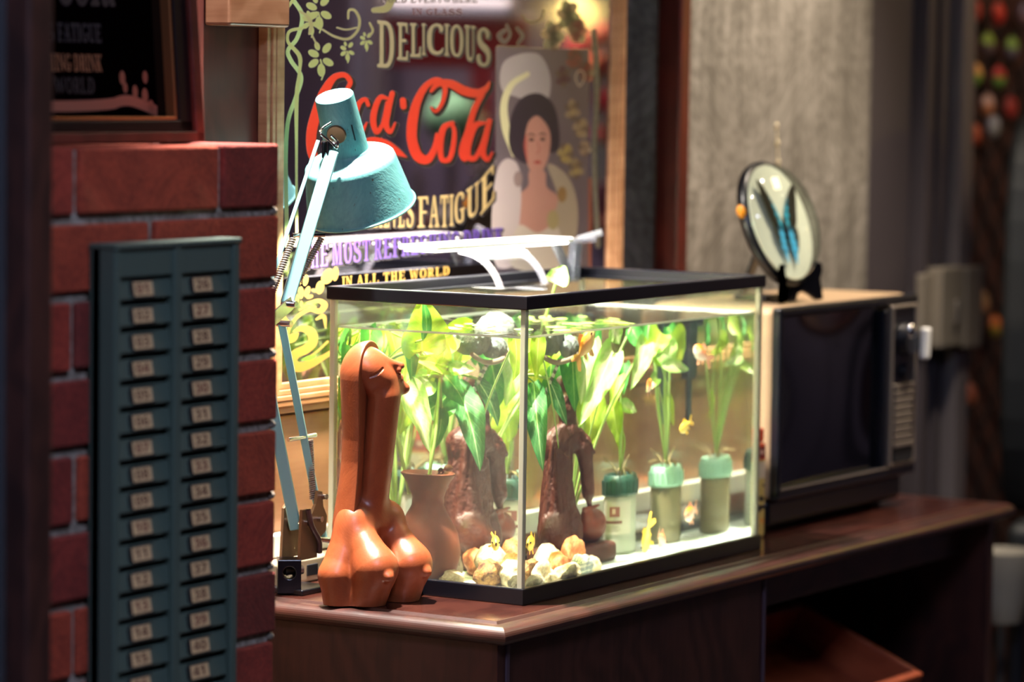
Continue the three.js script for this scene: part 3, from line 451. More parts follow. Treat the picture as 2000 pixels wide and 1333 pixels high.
{
  const x0 = 0.0105, x1 = 0.5895, z0 = -0.2695, z1 = -0.0105, y0 = 0.0095;
  const t = thing('aquarium_water', 'clear water filling the aquarium to a few centimetres below its rim', 'water', [0, 0, 0]); t.userData.kind = 'stuff';
  const quadG = (a, b, c, d) => { const g = new THREE.BufferGeometry(); g.setAttribute('position', new THREE.Float32BufferAttribute([...a, ...b, ...c, ...a, ...c, ...d], 3)); g.computeVertexNormals(); return g; };
  const sides = [quadG([x0, y0, z1], [x1, y0, z1], [x1, WL, z1], [x0, WL, z1]), quadG([x0, y0, z0], [x0, y0, z1], [x0, WL, z1], [x0, WL, z0]), quadG([x1, y0, z1], [x1, y0, z0], [x1, WL, z0], [x1, WL, z1]), quadG([x1, y0, z0], [x0, y0, z0], [x0, WL, z0], [x1, WL, z0])];
  part('water_body', sides, phys({ color: 0xffffff, transmission: 1, roughness: 0, ior: 1.333, thickness: 0.25 }), t);
  const top = new THREE.PlaneGeometry(x1 - x0, z1 - z0, 120, 60).rotateX(-Math.PI / 2).translate((x0 + x1) / 2, WL, (z0 + z1) / 2), p = top.attributes.position;
  for (let i = 0; i < p.count; i++) { const x = p.getX(i), z = p.getZ(i), r = Math.hypot(x - 0.3, z + 0.2); p.setY(i, WL + 0.00035 * Math.sin(r * 260) * Math.exp(-r * 5) + 0.0005 * fbm(x * 22, z * 40, 3)); }
  top.computeVertexNormals();
  part('water_surface', top, phys({ color: 0xffffff, transmission: 1, roughness: 0, ior: 1.333, thickness: 0 }), t);
  part('meniscus_glint', [ring(x0 - 0.0002, x1 + 0.0002, z0 - 0.0002, z1 + 0.0002, 0.0012, WL - 0.0006, WL + 0.0018, 0.0003)], phys({ color: 0xf4f6ea, roughness: 0.5, transmission: 0.3, thickness: 0 }), t, 'pale strip coloured as the bright meniscus reflection at the water level');  // pale colour stands in for light reflected along the meniscus
}
{ // clip-on light above the back edge
  const t = thing('aquarium_light', 'white strip light with a curved clear bracket over the back rim of the aquarium', 'aquarium light', [0, 0, 0]);
  part('housing', [span(0.166, 0.5, 0.398, 0.404, -0.288, -0.232, 0.0025)], mWhite, t);
  part('diffuser', span(0.172, 0.494, 0.3955, 0.3985, -0.283, -0.237, 0.001), std({ color: 0xffffff, emissive: 0xfff6e6, emissiveIntensity: 9 }), t);
  const arc = (r0, r1) => { const p = []; for (let i = 0; i <= 16; i++) { const a = (i / 16) * 1.25; p.push([-0.268 + Math.sin(a) * r1, 0.328 + Math.cos(a) * r1]); } for (let i = 16; i >= 0; i--) { const a = (i / 16) * 1.25; p.push([-0.268 + Math.sin(a) * r0, 0.328 + Math.cos(a) * r0]); } return p; };
  part('clear_bracket', extrude(arc(0.0655, 0.069), 0.112, 0.0003).rotateY(-Math.PI / 2).translate(0.39, 0, 0), mAcrylic, t);
  for (const x of [0.277, 0.386]) part('bracket_rib', extrude(arc(0.061, 0.0695), 0.004, 0.0004).rotateY(-Math.PI / 2).translate(x, 0, 0), phys({ color: 0xf4f2f6, transmission: 0.88, roughness: 0.2, thickness: 0 }), t);
  part('bracket_foot', span(0.282, 0.382, 0.342, 0.348, -0.2745, -0.2, 0.002), mAcrylic, t);
  part('end_arm', [span(0.5, 0.592, 0.3935, 0.4005, -0.272, -0.25, 0.003), rod([0.585, 0.397, -0.276], [0.598, 0.407, -0.246], 0.0045)], phys({ color: 0xdcdfe6, transmission: 0.8, roughness: 0.12, thickness: 0 }), t);
  part('end_clip', [flat([0.5, 0.398, -0.262], [0.545, 0.345, -0.262], 0.016, 0.004, [0, 0, 1]), flat([0.56, 0.398, -0.264], [0.552, 0.342, -0.264], 0.018, 0.012, [0, 0, 1])], phys({ color: 0xb8bcc4, transmission: 0.75, roughness: 0.15, thickness: 0 }), t);
  const L = new THREE.RectAreaLight(0xfffaf0, LAMP.tank, 0.32, 0.044); L.name = 'aquarium_tube'; L.position.set(0.333, 0.3945, -0.26); L.rotation.x = -Math.PI / 2; t.add(L);
}
{ // small internal filter at the back
  const f = thing('internal_filter', 'small dark grey filter standing in the far back corner of the aquarium', 'filter', [0.556, 0, -0.25]);
  const m = std({ color: 0x3a4a4c, roughness: 0.4 });
  part('body', box(0.024, 0.085, 0.026, 0, 0.258, 0, 0.004), m, f); part('pipe', rod([0, 0.216, 0], [0, 0.16, 0], 0.006), m, f); part('outlet', rod([-0.012, 0.29, 0], [-0.03, 0.29, 0.006], 0.006), m, f);
}
// leaves
function leafTex(base, rib, edge, spread, s) {
  return tex(256, 256, (x, y) => { const u = Math.abs(x - 0.5) * 2, side = Math.abs(Math.sin((y * 9 - u * 2.2) * Math.PI)), vein = clamp(1 - side * 5) * clamp(1 - u * 0.6), mid = clamp(1 - u * 14), n = tile(x, y, 6, s) * 0.8 + tile(x, y, 18, s + 3) * 0.35; const pale = clamp(spread * (1.15 - u * 1.3) + n * 0.9 + 0.35 * vein); let c = mixc(hex(base), hex(edge), pale); return mixc(c, hex(rib), clamp(mid + vein * 0.35)); });
}
const leafMat = (map, tr) => phys({ map, transmission: tr, roughness: 0.55, thickness: 0, specularIntensity: 0.7 });
const LEAF = { v: leafMat(leafTex(0x2c6c34, 0xdcecb8, 0x98cc7c, 0.4, 1), 0.22), p: leafMat(leafTex(0x98c862, 0xf2f6d0, 0xe6eebc, 0.8, 2), 0.4), y: leafMat(leafTex(0x9cc02c, 0xe0ea8c, 0xc8d84c, 0.5, 3), 0.5), g: leafMat(leafTex(0x3a8f38, 0xb0d878, 0x74b84c, 0.35, 4), 0.3) };
const mStem = phys({ color: 0x9fbf62, roughness: 0.5, transmission: 0.25, thickness: 0 }), mRoot = std({ color: 0x8a7a4c, roughness: 0.8 });
function leaf(a, b, w, kind, parent, o = {}) {
  const A = V(...a), B = V(...b), d = B.clone().sub(A), len = d.length(), n = V(...(o.face ?? [-0.62, 0.25, 0.74])); n.addScaledVector(d, -n.dot(d) / (len * len)).normalize(); const s = d.clone().normalize().cross(n), NX = 8, NY = 14, pos = [], uv = [], idx = [];
  const heart = o.heart ?? 0.45, bow = o.bow ?? 0.12, cup = o.cup ?? 0.35, ph = a[0] * 77 + a[1] * 31;
  for (let j = 0; j <= NY; j++) { const t = j / NY, half = w * 0.5 * Math.pow(Math.sin(Math.PI * Math.pow(Math.min(t * 0.97 + 0.03, 1), 1 - heart)), 0.75) * (1 - 0.25 * t);
    for (let i = 0; i <= NX; i++) { const q = (i / NX) * 2 - 1, back = heart > 0.3 ? -0.1 * len * q * q * (1 - t) ** 3 : 0, wave = 0.05 * w * Math.sin(t * 14 + ph) * q * q; const p = A.clone().addScaledVector(d, t + back / len).addScaledVector(s, q * half).addScaledVector(n, bow * len * Math.sin(Math.PI * t) + cup * half * q * q * (o.fold ? -1 : 1) + wave); pos.push(p.x, p.y, p.z); uv.push((q + 1) / 2, t); } }
  for (let j = 0; j < NY; j++) for (let i = 0; i < NX; i++) { const k = j * (NX + 1) + i; idx.push(k, k + 1, k + NX + 2, k, k + NX + 2, k + NX + 1); }
  const g = new THREE.BufferGeometry(); g.setAttribute('position', new THREE.Float32BufferAttribute(pos, 3)); g.setAttribute('uv', new THREE.Float32BufferAttribute(uv, 2)); g.setIndex(idx); g.computeVertexNormals();
  return part('leaf', g, LEAF[kind], parent);
}
function stem(pts, r, parent) { return part('stem', tube(pts, r, 16, 6), mStem, parent); }
function plant(label, root, list, grp, foot) {
  const t = thing('water_plant', label, 'plant', [0, 0, 0], 0, grp);
  if (foot) for (const k of [-1, 0, 1]) stem([[root[0] + k * 0.004, root[1], root[2]], [(root[0] + foot[0]) / 2 + k * 0.009, (root[1] + foot[1]) / 2, (root[2] + foot[2]) / 2 - k * 0.006], [foot[0] + k * 0.004, foot[1], foot[2]]], 0.0022, t);
  list.forEach(([a, b, w, k, o], i) => { leaf(a, b, w, k, t, o); if (!o?.bare) { const m = [(a[0] + root[0]) / 2 + 0.01 * Math.sin(i * 2.1), Math.max(a[1], root[1]) * 0.6 + Math.min(a[1], root[1]) * 0.4 + 0.004, (a[2] + root[2]) / 2 + 0.008 * Math.cos(i * 3.3)]; stem([a, m, root], 0.0013 + 0.0005 * (i % 3), t); } });
  return t;
}
plant('leafy plant with broad variegated dark green leaves rooted in the terracotta vase', [0.112, 0.252, -0.168], [
  [[0.173, 0.244, -0.175], [0.161, 0.137, -0.132], 0.046, 'v', { face: [-0.7, 0.1, 0.7], heart: 0.3 }], [[0.05, 0.244, -0.191], [0.045, 0.166, -0.153], 0.043, 'p', { bow: 0.06 }],
  [[0.1, 0.265, -0.153], [0.07, 0.274, -0.191], 0.026, 'y'], [[0.1, 0.263, -0.153], [0.122, 0.263, -0.123], 0.02, 'p'], [[0.13, 0.228, -0.166], [0.1, 0.198, -0.2], 0.044, 'g'],
  [[0.06, 0.303, -0.195], [0.06, 0.244, -0.187], 0.022, 'g', { heart: 0.2 }], [[0.1, 0.303, -0.235], [0.09, 0.236, -0.219], 0.026, 'y'], [[0.188, 0.247, -0.15], [0.214, 0.189, -0.13], 0.026, 'v', { heart: 0.3 }], [[0.12, 0.213, -0.17], [0.118, 0.163, -0.178], 0.02, 'g'], [[0.115, 0.255, -0.165], [0.15, 0.215, -0.15], 0.036, 'g', { fold: true }], [[0.105, 0.26, -0.17], [0.085, 0.3, -0.15], 0.03, 'y'], [[0.1, 0.25, -0.18], [0.075, 0.225, -0.2], 0.036, 'p']], undefined, [0.08, 0.12, -0.17]);
plant('yellow green plant crowding the back corner behind the clay bust head', [0.09, 0.26, -0.245], [
  [[0.03, 0.288, -0.262], [0.03, 0.229, -0.266], 0.036, 'g'], [[0.022, 0.235, -0.264], [0.03, 0.148, -0.264], 0.032, 'y'], [[0.12, 0.301, -0.25], [0.1, 0.256, -0.264], 0.05, 'y'], [[0.16, 0.302, -0.174], [0.13, 0.277, -0.219], 0.046, 'y'], [[0.24, 0.296, -0.183], [0.22, 0.256, -0.2], 0.036, 'y'],
  [[0.08, 0.305, -0.255], [0.062, 0.25, -0.262], 0.036, 'g'], [[0.15, 0.27, -0.255], [0.14, 0.205, -0.262], 0.05, 'y'], [[0.2, 0.24, -0.258], [0.19, 0.17, -0.262], 0.05, 'y'],
  [[0.055, 0.285, -0.17], [0.047, 0.352, -0.175], 0.064, 'y', { heart: 0.5, face: [-0.8, 0.1, 0.6] }], [[0.035, 0.3, -0.16], [0.03, 0.348, -0.162], 0.014, 'g', { heart: 0.1 }], [[0.045, 0.27, -0.25], [0.06, 0.21, -0.262], 0.05, 'y'], [[0.07, 0.24, -0.255], [0.085, 0.17, -0.26], 0.05, 'g'], [[0.12, 0.25, -0.262], [0.11, 0.18, -0.264], 0.055, 'y'], [[0.24, 0.29, -0.25], [0.235, 0.21, -0.258], 0.06, 'y'], [[0.29, 0.28, -0.262], [0.28, 0.2, -0.264], 0.06, 'g'], [[0.16, 0.3, -0.24], [0.175, 0.24, -0.255], 0.05, 'p'], [[0.2, 0.3, -0.235], [0.215, 0.25, -0.25], 0.046, 'y']], undefined, [0.09, 0.11, -0.2]);
plant('tall plant with large cream green arrow shaped leaves behind the clay hermit figurine', [0.3, 0.05, -0.225], [
  [[0.297, 0.275, -0.1], [0.208, 0.189, -0.09], 0.05, 'p', { face: [-0.5, 0.2, 0.85], bow: 0.05 }], [[0.249, 0.275, -0.16], [0.249, 0.203, -0.15], 0.05, 'g'], [[0.395, 0.279, -0.12], [0.349, 0.223, -0.11], 0.04, 'p', { face: [-0.4, 0.2, 0.9] }], [[0.296, 0.306, -0.1], [0.312, 0.284, -0.1], 0.03, 'p'],
  [[0.27, 0.29, -0.134], [0.25, 0.211, -0.135], 0.05, 'p'], [[0.33, 0.215, -0.2], [0.33, 0.15, -0.2], 0.06, 'y'], [[0.269, 0.304, -0.22], [0.273, 0.246, -0.21], 0.04, 'g'], [[0.359, 0.299, -0.24], [0.367, 0.25, -0.23], 0.04, 'g'], [[0.444, 0.294, -0.22], [0.46, 0.262, -0.2], 0.032, 'g'], [[0.078, 0.306, -0.05], [0.074, 0.256, -0.05], 0.03, 'y'], [[0.3, 0.356, -0.14], [0.318, 0.378, -0.138], 0.03, 'p', { face: [-0.8, 0.3, 0.5], heart: 0.55 }]]);
plant('slender plant with drooping pale leaves growing from the dark capped clear bottle', [0.402, 0.115, -0.196], [
  [[0.388, 0.237, -0.19], [0.362, 0.193, -0.18], 0.032, 'y'], [[0.375, 0.2, -0.19], [0.388, 0.154, -0.188], 0.036, 'y'], [[0.398, 0.2, -0.19], [0.428, 0.188, -0.18], 0.02, 'p'], [[0.42, 0.25, -0.21], [0.41, 0.21, -0.2], 0.026, 'g'], [[0.395, 0.175, -0.2], [0.4, 0.14, -0.195], 0.022, 'y']]);
plant('bunch of small rounded bright green leaves growing from the pale capped bottle', [0.522, 0.112, -0.2], [
  [[0.5, 0.285, -0.195], [0.462, 0.25, -0.19], 0.05, 'y', { heart: 0.55 }], [[0.522, 0.284, -0.19], [0.552, 0.246, -0.19], 0.05, 'y', { heart: 0.55 }], [[0.492, 0.27, -0.175], [0.51, 0.235, -0.17], 0.046, 'p', { heart: 0.55 }], [[0.46, 0.275, -0.18], [0.445, 0.245, -0.18], 0.036, 'y', { heart: 0.55 }], [[0.481, 0.245, -0.17], [0.543, 0.235, -0.16], 0.02, 'p', { heart: 0.3 }], [[0.485, 0.262, -0.19], [0.514, 0.237, -0.18], 0.032, 'y', { heart: 0.55 }], [[0.477, 0.228, -0.18], [0.44, 0.212, -0.17], 0.022, 'p'], [[0.54, 0.29, -0.22], [0.556, 0.25, -0.21], 0.03, 'g'], [[0.5, 0.3, -0.23], [0.485, 0.262, -0.225], 0.03, 'g'], [[0.53, 0.2, -0.21], [0.545, 0.16, -0.205], 0.02, 'y']]);
{ const t = thing('duckweed', 'floating green leaves spread over the water surface at the near corner', 'floating leaves'); t.userData.kind = 'stuff'; const r = rng(5), gs = []; for (let i = 0; i < 34; i++) { const x = 0.06 + r() * 0.3, z = -0.03 - r() * 0.16, s = 0.005 + r() * 0.009; gs.push(new THREE.CircleGeometry(s, 12).rotateX(-Math.PI / 2 + (r() - 0.5) * 0.3).scale(1, 1, 0.7).rotateY(r() * 6).translate(x, WL + 0.0016, z)); } part('floating_leaf', gs, LEAF.y, t); }
// planted bottles
function bottle(label, x, z, cap, capCol, body, dirt) {
  const t = thing('planted_bottle', label, 'bottle', [x, 0.0095, z], 0, undefined);
  part('body', lathe([[0.0001, 0], [0.021, 0], [0.0228, 0.003], [0.0228, 0.02], [0.0215, 0.022], [0.0228, 0.024], [0.0228, 0.07], [0.0205, 0.0745], [0.0205, 0.076]], 32), phys(body), t);
  part('root_ball', ball(1, 0, 0.03, 0, 0.018, 0.03, 0.018), std({ color: dirt, roughness: 0.9, bumpMap: bRough, bumpScale: 0.003 }), t);
  const g = [lathe([[0.0205, 0.074], [0.0245, 0.0745], [0.0255, 0.078], [0.0245, 0.092], [0.0225, 0.1], [0.02, 0.101], [0.0185, 0.097], [0.0185, 0.076]], 32)]; for (let i = 0; i < 20; i++) { const a = (i / 20) * 6.283; g.push(box(0.0022, 0.018, 0.0016, 0, 0.085, 0.0252, 0.0006).rotateY(a)); }
  part('cut_cap', g, phys({ color: capCol, roughness: 0.4, transmission: 0.2, thickness: 0 }), t);
  for (let i = 0; i < 7; i++) { const a = i * 2.4, r = 0.012 + 0.006 * (i % 3); part('root', tube([[0, 0.085, 0], [Math.cos(a) * r * 0.6, 0.108, Math.sin(a) * r * 0.6], [Math.cos(a) * r * 1.7, 0.108 + 0.012 * ((i % 3) - 1), Math.sin(a) * r * 1.7]], 0.0009, 12, 5), mRoot, t); }
  t.scale.set(1.36, 1, 1.36); return t;
}
const b1 = bottle('clear bottle with a dark green cut cap and printed label holding a slender plant', 0.402, -0.196, 1, 0x1f4a3c, { color: 0xc4cbb6, transmission: 0.35, roughness: 0.3, thickness: 0 }, 0x4a4a30);
{ const c = document.createElement('canvas'); c.width = 256; c.height = 256; const g = c.getContext('2d'); g.fillStyle = '#b9b6a4'; g.fillRect(0, 0, 256, 256); g.fillStyle = '#8a5048'; g.fillRect(70, 40, 90, 80); g.fillStyle = '#c8b0a0'; g.fillRect(95, 55, 30, 40); g.fillStyle = '#6a3a36'; g.fillRect(30, 150, 150, 22); g.fillStyle = '#7f7c6c'; for (let i = 0; i < 5; i++) g.fillRect(30, 186 + i * 11, 90 + (i * 37) % 60, 5); const map = new THREE.CanvasTexture(c); map.colorSpace = THREE.SRGBColorSpace; part('label', new THREE.CylinderGeometry(0.0231, 0.0231, 0.042, 24, 1, true, -1.9, 1.9).translate(0, 0.047, 0), phys({ map, roughness: 0.5 }), b1); }
bottle('murky brown bottle with a pale green cut cap holding small round leaves', 0.523, -0.2, 1, 0x86b498, { color: 0x8a8460, transmission: 0.45, roughness: 0.25, thickness: 0 }, 0x2e2a1c);
{ // terracotta vase
  const t = thing('clay_vase', 'tan terracotta vase with a flared broken lip inside the aquarium behind the bust', 'vase', [0.075, 0.0095, -0.168]);
  part('body', lathe([[0.0001, 0], [0.026, 0], [0.038, 0.012], [0.044, 0.034], [0.04, 0.058], [0.028, 0.078], [0.021, 0.09], [0.0205, 0.1], [0.027, 0.116], [0.036, 0.128], [0.034, 0.13], [0.024, 0.118], [0.016, 0.104], [0.0001, 0.095]], 40), std({ map: tClay, color: 0xb8a890, roughness: 0.6 }), t);
  part('lug', [tube([[0.03, 0.13, 0.004], [0.04, 0.126, 0.006], [0.041, 0.112, 0.008], [0.03, 0.108, 0.008]], 0.004, 16), ball(0.007, 0.042, 0.132, 0.01, 1.2, 0.7, 0.8)], std({ map: tClay, color: 0xb8a890, roughness: 0.6 }), t);
}
{ // clay hermit figurine
  const t = thing('hermit_figurine', 'brown terracotta figurine of a robed bearded hermit seated beside a round jar inside the aquarium', 'figurine', [0.245, 0.0095, -0.185]);
  const f = (x, y, z) => {
    let d = dCap(x, y, z, [-0.01, 0.045, 0], [-0.002, 0.15, 0], 0.03, 0.0235);
    d = smin(d, dCap(x, y, z, [-0.014, 0.155, -0.01], [0.014, 0.165, 0.008], 0.014, 0.014), 0.014);           // shoulders
    d += 0.0022 * Math.sin(Math.atan2(z, x + 0.006) * 9 + y * 30) * clamp((0.175 - y) * 20);
    d = smin(d, dEll(x, y, z, [0.006, 0.199, 0.004], [0.0135, 0.024, 0.0145]), 0.008);
    d = smin(d, dEll(x, y, z, [0.002, 0.224, -0.002], [0.0115, 0.0135, 0.0115]), 0.005);                      // top knot
    d = smin(d, dCap(x, y, z, [0.014, 0.194, 0.013], [0.02, 0.158, 0.02], 0.009, 0.003), 0.005);              // beard
    d = smin(d, dCap(x, y, z, [0.014, 0.208, 0.0155], [0.017, 0.2, 0.02], 0.0028, 0.004), 0.003);            // nose
    d = smin(d, dCap(x, y, z, [0.005, 0.212, 0.018], [0.019, 0.212, 0.009], 0.003, 0.003), 0.003);           // brow
    for (let k = 0; k < 5; k++) d = smin(d, dCap(x, y, z, [-0.028 + k * 0.006, 0.15 - k * 0.004, 0.02 + 0.002 * k], [-0.02 + k * 0.009, 0.06, 0.028], 0.0032, 0.004), 0.004); // robe folds
    d = smin(d, dCap(x, y, z, [0.014, 0.165, 0.006], [0.044, 0.14, 0.018], 0.013, 0.013), 0.01);              // arm with hanging sleeve
    d = smin(d, dCap(x, y, z, [0.044, 0.14, 0.018], [0.05, 0.09, 0.022], 0.013, 0.012), 0.008);
    d = smin(d, dCap(x, y, z, [0.05, 0.088, 0.022], [0.053, 0.066, 0.024], 0.008, 0.0025), 0.004);
    d = smin(d, dCap(x, y, z, [0.03, 0.165, 0.02], [0.046, 0.152, 0.024], 0.006, 0.006), 0.004);              // hands
    for (let i = 0; i < 4; i++) d = smin(d, dCap(x, y, z, [0.04 + i * 0.003, 0.156 - i * 0.003, 0.028], [0.047 + i * 0.003, 0.15 - i * 0.004, 0.031], 0.0026, 0.002), 0.0015);
    d = smin(d, dEll(x, y, z, [-0.022, 0.042, 0.016], [0.029, 0.027, 0.028]), 0.01);                          // knees
    d = smin(d, dEll(x, y, z, [0.016, 0.038, 0.026], [0.015, 0.026, 0.016]), 0.006);
    d = smin(d, dCap(x, y, z, [0.012, 0.07, 0.028], [0.02, 0.062, 0.03], 0.006, 0.005), 0.003);
    return d + 0.0008 * noise(x * 260, y * 260, z * 260) + 0.0012 * noise(x * 90, y * 90, z * 90);
  };
  const m = std({ map: tClay, color: 0x7c665a, bumpMap: bRough, bumpScale: 0.0006, roughness: 0.55 });  // tint darkens the clay to hold the shade of its backlit front
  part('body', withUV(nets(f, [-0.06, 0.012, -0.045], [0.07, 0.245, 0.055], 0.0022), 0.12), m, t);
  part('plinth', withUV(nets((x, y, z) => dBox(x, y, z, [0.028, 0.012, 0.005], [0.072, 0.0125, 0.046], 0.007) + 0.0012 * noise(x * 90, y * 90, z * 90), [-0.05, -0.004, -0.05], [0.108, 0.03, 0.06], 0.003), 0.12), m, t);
  part('jar', withUV(nets((x, y, z) => { let d = dEll(x, y, z, [0.066, 0.045, 0.014], [0.03, 0.022, 0.024]); d = smin(d, dEll(x, y, z, [0.047, 0.06, 0.022], [0.011, 0.011, 0.01]), 0.005); return smin(d, dCap(x, y, z, [0.036, 0.068, 0.026], [0.07, 0.071, 0.03], 0.0036, 0.0022), 0.002); }, [0.02, 0.018, -0.02], [0.104, 0.084, 0.046], 0.0024), 0.12), std({ map: tClay, color: 0xb89880, roughness: 0.5 }), t);
}
{ // grey shell hanging at the water surface
  const t = thing('shell_ornament', 'grey two lobed shell ornament with a beaded chain hanging at the water surface', 'shell', [0.2, 0.29, -0.16]);
  const m = std({ color: 0x7c8680, roughness: 0.8, bumpMap: bRough, bumpScale: 0.003 });
  part('body', withUV(nets((x, y, z) => { let d = smax(dEll(x, y, z, [-0.008, 0.008, 0], [0.03, 0.026, 0.024]), -y - 0.014, 0.004); d = smin(d, dEll(x, y, z, [0.03, -0.006, 0.016], [0.022, 0.014, 0.016]), 0.003); return d + 0.0016 * noise(x * 160, y * 160, z * 160) + 0.001 * Math.sin(x * 500 + y * 300); }, [-0.045, -0.03, -0.035], [0.06, 0.055, 0.042], 0.0024), 0.06), m, t);
  part('rim', tube([[-0.035, -0.012, 0.012], [-0.01, -0.022, 0.02], [0.02, -0.02, 0.03], [0.048, -0.01, 0.028]], 0.0034, 24), std({ color: 0x8a7a66, roughness: 0.7 }), t);
  for (let i = 0; i < 9; i++) part('bead', ball(0.0032, 0.0 - i * 0.0022, -0.026 - i * 0.0042, 0.018 - i * 0.0014), std({ color: i % 2 ? 0xcac6b4 : 0x6a6a60, roughness: 0.4 }), t);
}
// stones
{
  const rS = rng(21), mats = [[0xa85426, 0xc88a54], [0xa89470, 0xcfc2a0], [0x7c7262, 0xaaa088], [0x54301a, 0xa87a40], [0xbcb8a4, 0x6f7676]].map(([a, b], i) => std({ map: tex(128, 128, (x, y) => mixc(hex(a), hex(b), clamp(0.5 + tile(x, y, 5, i) * 1.6 + tile(x, y, 24, i + 4) * 1.2 + (i === 4 ? 0.5 * Math.sin(y * 90) : 0)))), roughness: 0.75, bumpMap: bRough, bumpScale: 0.001 }));
  const list = [[0.112, -0.16, 0.03, 0.036, 0.022, 2, 'grey rounded stone at the left end of the aquarium stones'], [0.066, -0.128, 0.024, 0.012, 0.014, 1, 'flat cream stone against the short front glass'], [0.175, -0.138, 0.032, 0.024, 0.018, 0, 'rounded orange stone behind the patterned brown one'], [0.1, -0.09, 0.03, 0.024, 0.018, 3, 'brown and gold patterned stone by the short front glass'], [0.1, -0.056, 0.026, 0.024, 0.02, 1, 'speckled cream stone just left of the near corner post'], [0.205, -0.1, 0.024, 0.036, 0.02, 0, 'peaked orange stone nearest the hermit plinth'], [0.128, -0.022, 0.03, 0.02, 0.016, 1, 'pale sharp edged stone close to the near corner post'], [0.15, -0.075, 0.026, 0.026, 0.02, 0, 'orange block shaped stone in the middle of the heap'], [0.188, -0.052, 0.024, 0.022, 0.018, 4, 'white grey striped stone at the right end of the heap'], [0.25, -0.09, 0.01, 0.01, 0.009, 0, 'tiny pinkish pebble lying alone in front of the plinth'], [0.16, -0.11, 0.03, 0.03, 0.02, 1, 'cream stone topped by the peaked orange one'], [0.225, -0.065, 0.018, 0.016, 0.014, 1, 'small ivory stone beside the striped stone'], [0.06, -0.03, 0.02, 0.014, 0.016, 2, 'low grey brown stone tucked in the near corner'], [0.025, -0.228, 0.014, 0.03, 0.012, 4, 'upright pale striped stone beside the clay vase']];
  for (const [x, z, a, b0, c, m, label] of list) {
    const b = b0 * 0.78;
    const sd = rS() * 100, g = mergeVertices(new THREE.IcosahedronGeometry(1, 5)), p = g.attributes.position;
    for (let i = 0; i < p.count; i++) { const v = V().fromBufferAttribute(p, i), e = 1 + 0.3 * noise(v.x * 1.3 + sd, v.y * 1.3, v.z * 1.3) + 0.12 * noise(v.x * 3 + sd, v.y * 3, v.z * 3); v.x = Math.sign(v.x) * Math.pow(Math.abs(v.x), 0.85); v.multiplyScalar(e); p.setXYZ(i, v.x * a, Math.max(v.y * b, -b * 0.62), v.z * c); }
    g.deleteAttribute('normal'); g.deleteAttribute('uv'); g.rotateY(rS() * 1.2 - 0.4); g.computeVertexNormals();
    const s = new THREE.Mesh(withUV(g, 0.07), mats[m]); shadows(s); s.name = numbered('stone'); s.position.set(x, T + 0.0095 + b * 0.62, z); scene.add(s); tag(s, label, 'stone', 'stones on the aquarium floor');
  }
}
